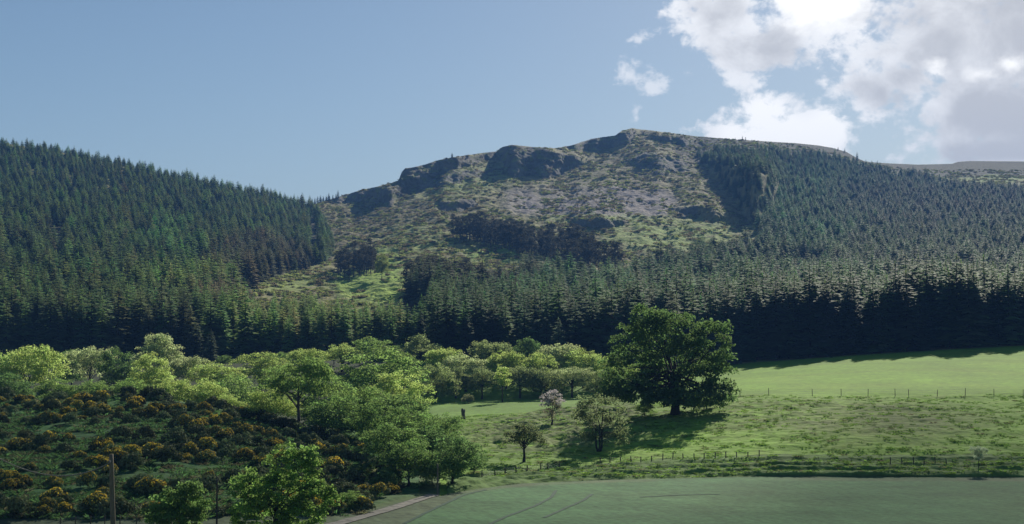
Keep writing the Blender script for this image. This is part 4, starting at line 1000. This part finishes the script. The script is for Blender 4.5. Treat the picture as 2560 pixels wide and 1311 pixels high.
def blob(u, v, ru, rv):
    a, b = uv_of(u, v)
    d1 = mth(nt, 'MULTIPLY', mth(nt, 'SUBTRACT', cu_, a), F / ru); d2 = mth(nt, 'MULTIPLY', mth(nt, 'SUBTRACT', cv_, b), F / rv)
    return mth(nt, 'MULTIPLY', mth(nt, 'SUBTRACT', 1.0, mth(nt, 'SQRT', mth(nt, 'ADD', mth(nt, 'MULTIPLY', d1, d1), mth(nt, 'MULTIPLY', d2, d2)))), min(1.0, (min(ru, rv) / 90.0) ** 0.8))
def umax(lst):
    o = lst[0]
    for x in lst[1:]: o = mth(nt, 'SMOOTH_MAX', o, x, 0.25)
    return o
mass = umax([blob(1800, 40, 150, 110), blob(1900, 110, 190, 110), blob(2080, 20, 230, 120), blob(2350, 90, 330, 240), blob(2480, 260, 330, 180), blob(2560, 120, 300, 330), blob(2450, 380, 170, 60), blob(2250, 200, 150, 110),
             blob(2700, 50, 500, 420), blob(2300, -200, 700, 260), blob(2200, 230, 150, 90), blob(2500, 380, 260, 80)])
cum = umax([blob(1955, 345, 210, 100), blob(1915, 285, 95, 75), blob(2065, 325, 95, 85), blob(1835, 335, 75, 60)])
wisp = umax([blob(1558, 182, 40, 44), blob(1622, 210, 46, 34), blob(1592, 100, 34, 12), blob(1590, 285, 10, 18), blob(1710, 330, 34, 12), blob(1860, 200, 90, 50)])
field = mth(nt, 'MAXIMUM', mth(nt, 'MAXIMUM', mass, cum), mth(nt, 'SUBTRACT', wisp, -0.02))
dens_f = mth(nt, 'ADD', field, mth(nt, 'MULTIPLY_ADD', n_sh, 2.4, -1.32))
dens_f = mth(nt, 'ADD', dens_f, mth(nt, 'MULTIPLY_ADD', n_fine, 0.8, -0.40))
def mr(x, a, b, c=0.0, d=1.0):
    n = N(nt, 'ShaderNodeMapRange', interpolation_type='SMOOTHSTEP'); L(x, n.inputs[0])
    for i, q in enumerate((a, b, c, d)): n.inputs[i + 1].default_value = q
    return n.outputs[0]
alpha = mth(nt, 'MULTIPLY', mr(dens_f, -0.10, 0.34), mth(nt, 'MAXIMUM', mr(mth(nt, 'MAXIMUM', mass, cum), -0.3, 0.05, 0.72, 1.0), 0.0))
# grey hearts of the big mass, white where thin or where the low sun shines through
thick = mth(nt, 'MULTIPLY', mr(mth(nt, 'ADD', mass, mth(nt, 'MULTIPLY_ADD', n_in, 2.2, -1.2)), 0.05, 0.9, 0.0, 0.85), mr(cum, 0.0, 0.2, 1.0, 0.15))
bright = mth(nt, 'MAXIMUM', mr(mth(nt, 'ADD', umax([blob(2060, 5, 170, 90), blob(2170, 75, 40, 34), blob(2335, 185, 46, 40), blob(2530, 160, 60, 34), blob(2470, 190, 60, 26)]), mth(nt, 'MULTIPLY_ADD', n_sh, 1.8, -0.95)), -0.1, 0.6), mr(cum, 0.05, 0.6, 0.0, 0.75))
cr = N(nt, 'ShaderNodeMix', data_type='RGBA'); L(thick, cr.inputs[0]); cr.inputs[6].default_value = (0.92, 0.93, 0.95, 1); cr.inputs[7].default_value = (0.50, 0.51, 0.54, 1)
cr2 = N(nt, 'ShaderNodeMix', data_type='RGBA'); L(bright, cr2.inputs[0]); L(cr.outputs[2], cr2.inputs[6]); cr2.inputs[7].default_value = (1.15, 1.14, 1.12, 1)
CLOUD_GAIN = 0.82
SKY_STR = 0.05
bg1 = N(nt, 'ShaderNodeBackground'); bg1.inputs[1].default_value = SKY_STR
hsv = N(nt, 'ShaderNodeHueSaturation'); L(sky.outputs[0], hsv.inputs['Color']); hsv.inputs['Saturation'].default_value = 1.08; L(hsv.outputs[0], bg1.inputs[0])
bg2 = N(nt, 'ShaderNodeBackground'); bg2.inputs[1].default_value = CLOUD_GAIN; L(cr2.outputs[2], bg2.inputs[0])
front = mth(nt, 'GREATER_THAN', sep.outputs['Y'], 0.06)
mxs = N(nt, 'ShaderNodeMixShader'); L(mth(nt, 'MULTIPLY', alpha, front), mxs.inputs[0]); L(bg1.outputs[0], mxs.inputs[1]); L(bg2.outputs[0], mxs.inputs[2])
wo = N(nt, 'ShaderNodeOutputWorld'); L(mxs.outputs[0], wo.inputs[0])

# unseen cloud added above the frame, towards the sun; outline shaped for foreground shade
ALT = 620.0
gx_ = np.arange(-330, 335, 6.0); gy_ = np.arange(-330, 240, 6.0); GX, GY = np.meshgrid(gx_, gy_)
yb = np.interp(GX, [-330, -90, -60, -20, -12, -6, 4, 16, 22, 32, 44, 60, 90, 330], [204, 204, 206, 203, 182, 156, 152, 153, 155, 172, 212, 236, 240, 246])
yb = yb + 5 * fbm(GX / 22, GY / 60, 3, 601)
ylo = np.interp(GX, [-330, -6, 2, 330], [96, 96, -320, -320]) + 4 * fbm(GX / 30, GY / 60, 3, 605)
ins = np.minimum(np.minimum(yb - GY, GY - ylo), 320 - np.abs(GX))
keepm = ins > 0
th = 26 * np.sqrt(np.clip(ins, 0, 120) / 60) + 0.4
lump = 1 + 0.6 * fbm(GX / 40, GY / 40, 4, 611)
k = ALT / math.sin(SUN_EL)
Vt = np.stack([GX, GY, GX * 0], -1) + np.array(sd) * k
Vtop = Vt + np.stack([GX * 0, GY * 0, th * lump], -1); Vbot = Vt - np.stack([GX * 0, GY * 0, 0.35 * th * lump], -1)
n1_ = GX.size; ii = np.arange(n1_).reshape(GX.shape)
fm = keepm[:-1, :-1] & keepm[1:, :-1] & keepm[:-1, 1:] & keepm[1:, 1:]
q = np.stack([ii[:-1, :-1], ii[:-1, 1:], ii[1:, 1:], ii[1:, :-1]], -1)[fm]
me = mesh_np('cloud', np.concatenate([Vtop.reshape(-1, 3), Vbot.reshape(-1, 3)]), np.concatenate([q, q[:, ::-1] + n1_]), None, True)
al = np.clip(ins / 26, 0, 1) ** 1.2
a = me.attributes.new('dens', 'FLOAT', 'POINT'); a.data.foreach_set('value', np.tile(al.ravel(), 2).astype(np.float32))
m, nt2 = newmat('shade_cloud_vapour'); L2 = nt2.links.new
at2 = N(nt2, 'ShaderNodeAttribute', attribute_name='dens').outputs['Fac']
tr = N(nt2, 'ShaderNodeBsdfTransparent'); df = N(nt2, 'ShaderNodeBsdfDiffuse'); df.inputs[0].default_value = (0.85, 0.85, 0.86, 1)
tl = N(nt2, 'ShaderNodeBsdfTranslucent'); tl.inputs[0].default_value = (0.8, 0.8, 0.82, 1); ad = N(nt2, 'ShaderNodeMixShader'); L2(df.outputs[0], ad.inputs[1]); L2(tl.outputs[0], ad.inputs[2])
CLOUD_A = 0.29
mxx = N(nt2, 'ShaderNodeMixShader'); L2(mth(nt2, 'MULTIPLY', at2, CLOUD_A), mxx.inputs[0]); L2(tr.outputs[0], mxx.inputs[1]); L2(ad.outputs[0], mxx.inputs[2])
oo = N(nt2, 'ShaderNodeOutputMaterial'); L2(mxx.outputs[0], oo.inputs[0]); me.materials.append(m)
o = link('cloud', me); tag(o, 'unseen cloud shaped and placed to shade the foreground', None, None, 'structure')

HAZE = 0.00017
if HAZE > 0:
    bx0, bx1, by0, by1, bz0, bz1 = -2700, 3200, -45, 4200, -300, 330
    Vb = [(x, y, z) for x in (bx0, bx1) for y in (by0, by1) for z in (bz0, bz1)]
    Fb = [[0, 1, 3, 2], [4, 6, 7, 5], [0, 4, 5, 1], [2, 3, 7, 6], [0, 2, 6, 4], [1, 5, 7, 3]]
    m, nt3 = newmat('valley_air'); pv = N(nt3, 'ShaderNodeVolumePrincipled'); pv.inputs['Color'].default_value = (0.18, 0.42, 0.95, 1); pv.inputs['Density'].default_value = HAZE; pv.inputs['Anisotropy'].default_value = 0.0
    oo = N(nt3, 'ShaderNodeOutputMaterial'); nt3.links.new(pv.outputs[0], oo.inputs['Volume'])
    o = link('haze', mesh_np('haze', Vb, Fb, m)); tag(o, 'thin blue haze in the valley air', None, None, 'stuff')

# ------------------------------------------------------------------ camera and picture
cam = bpy.data.cameras.new('camera'); cam.sensor_width = 36; cam.lens = 36 * F / 2560; cam.clip_start = 0.1; cam.clip_end = 9000
co = bpy.data.objects.new('camera', cam); COL.objects.link(co); co.rotation_euler = (R(90) + PIT, 0, 0); S.camera = co
S.render.engine = 'CYCLES'
S.cycles.max_bounces = 6; S.cycles.diffuse_bounces = 3; S.cycles.transmission_bounces = 4; S.cycles.transparent_max_bounces = 8; S.cycles.volume_bounces = 0
S.cycles.use_denoising = True
S.view_settings.view_transform = 'Standard'; S.view_settings.look = 'None'; S.view_settings.exposure = 0.5; S.view_settings.gamma = 1.0
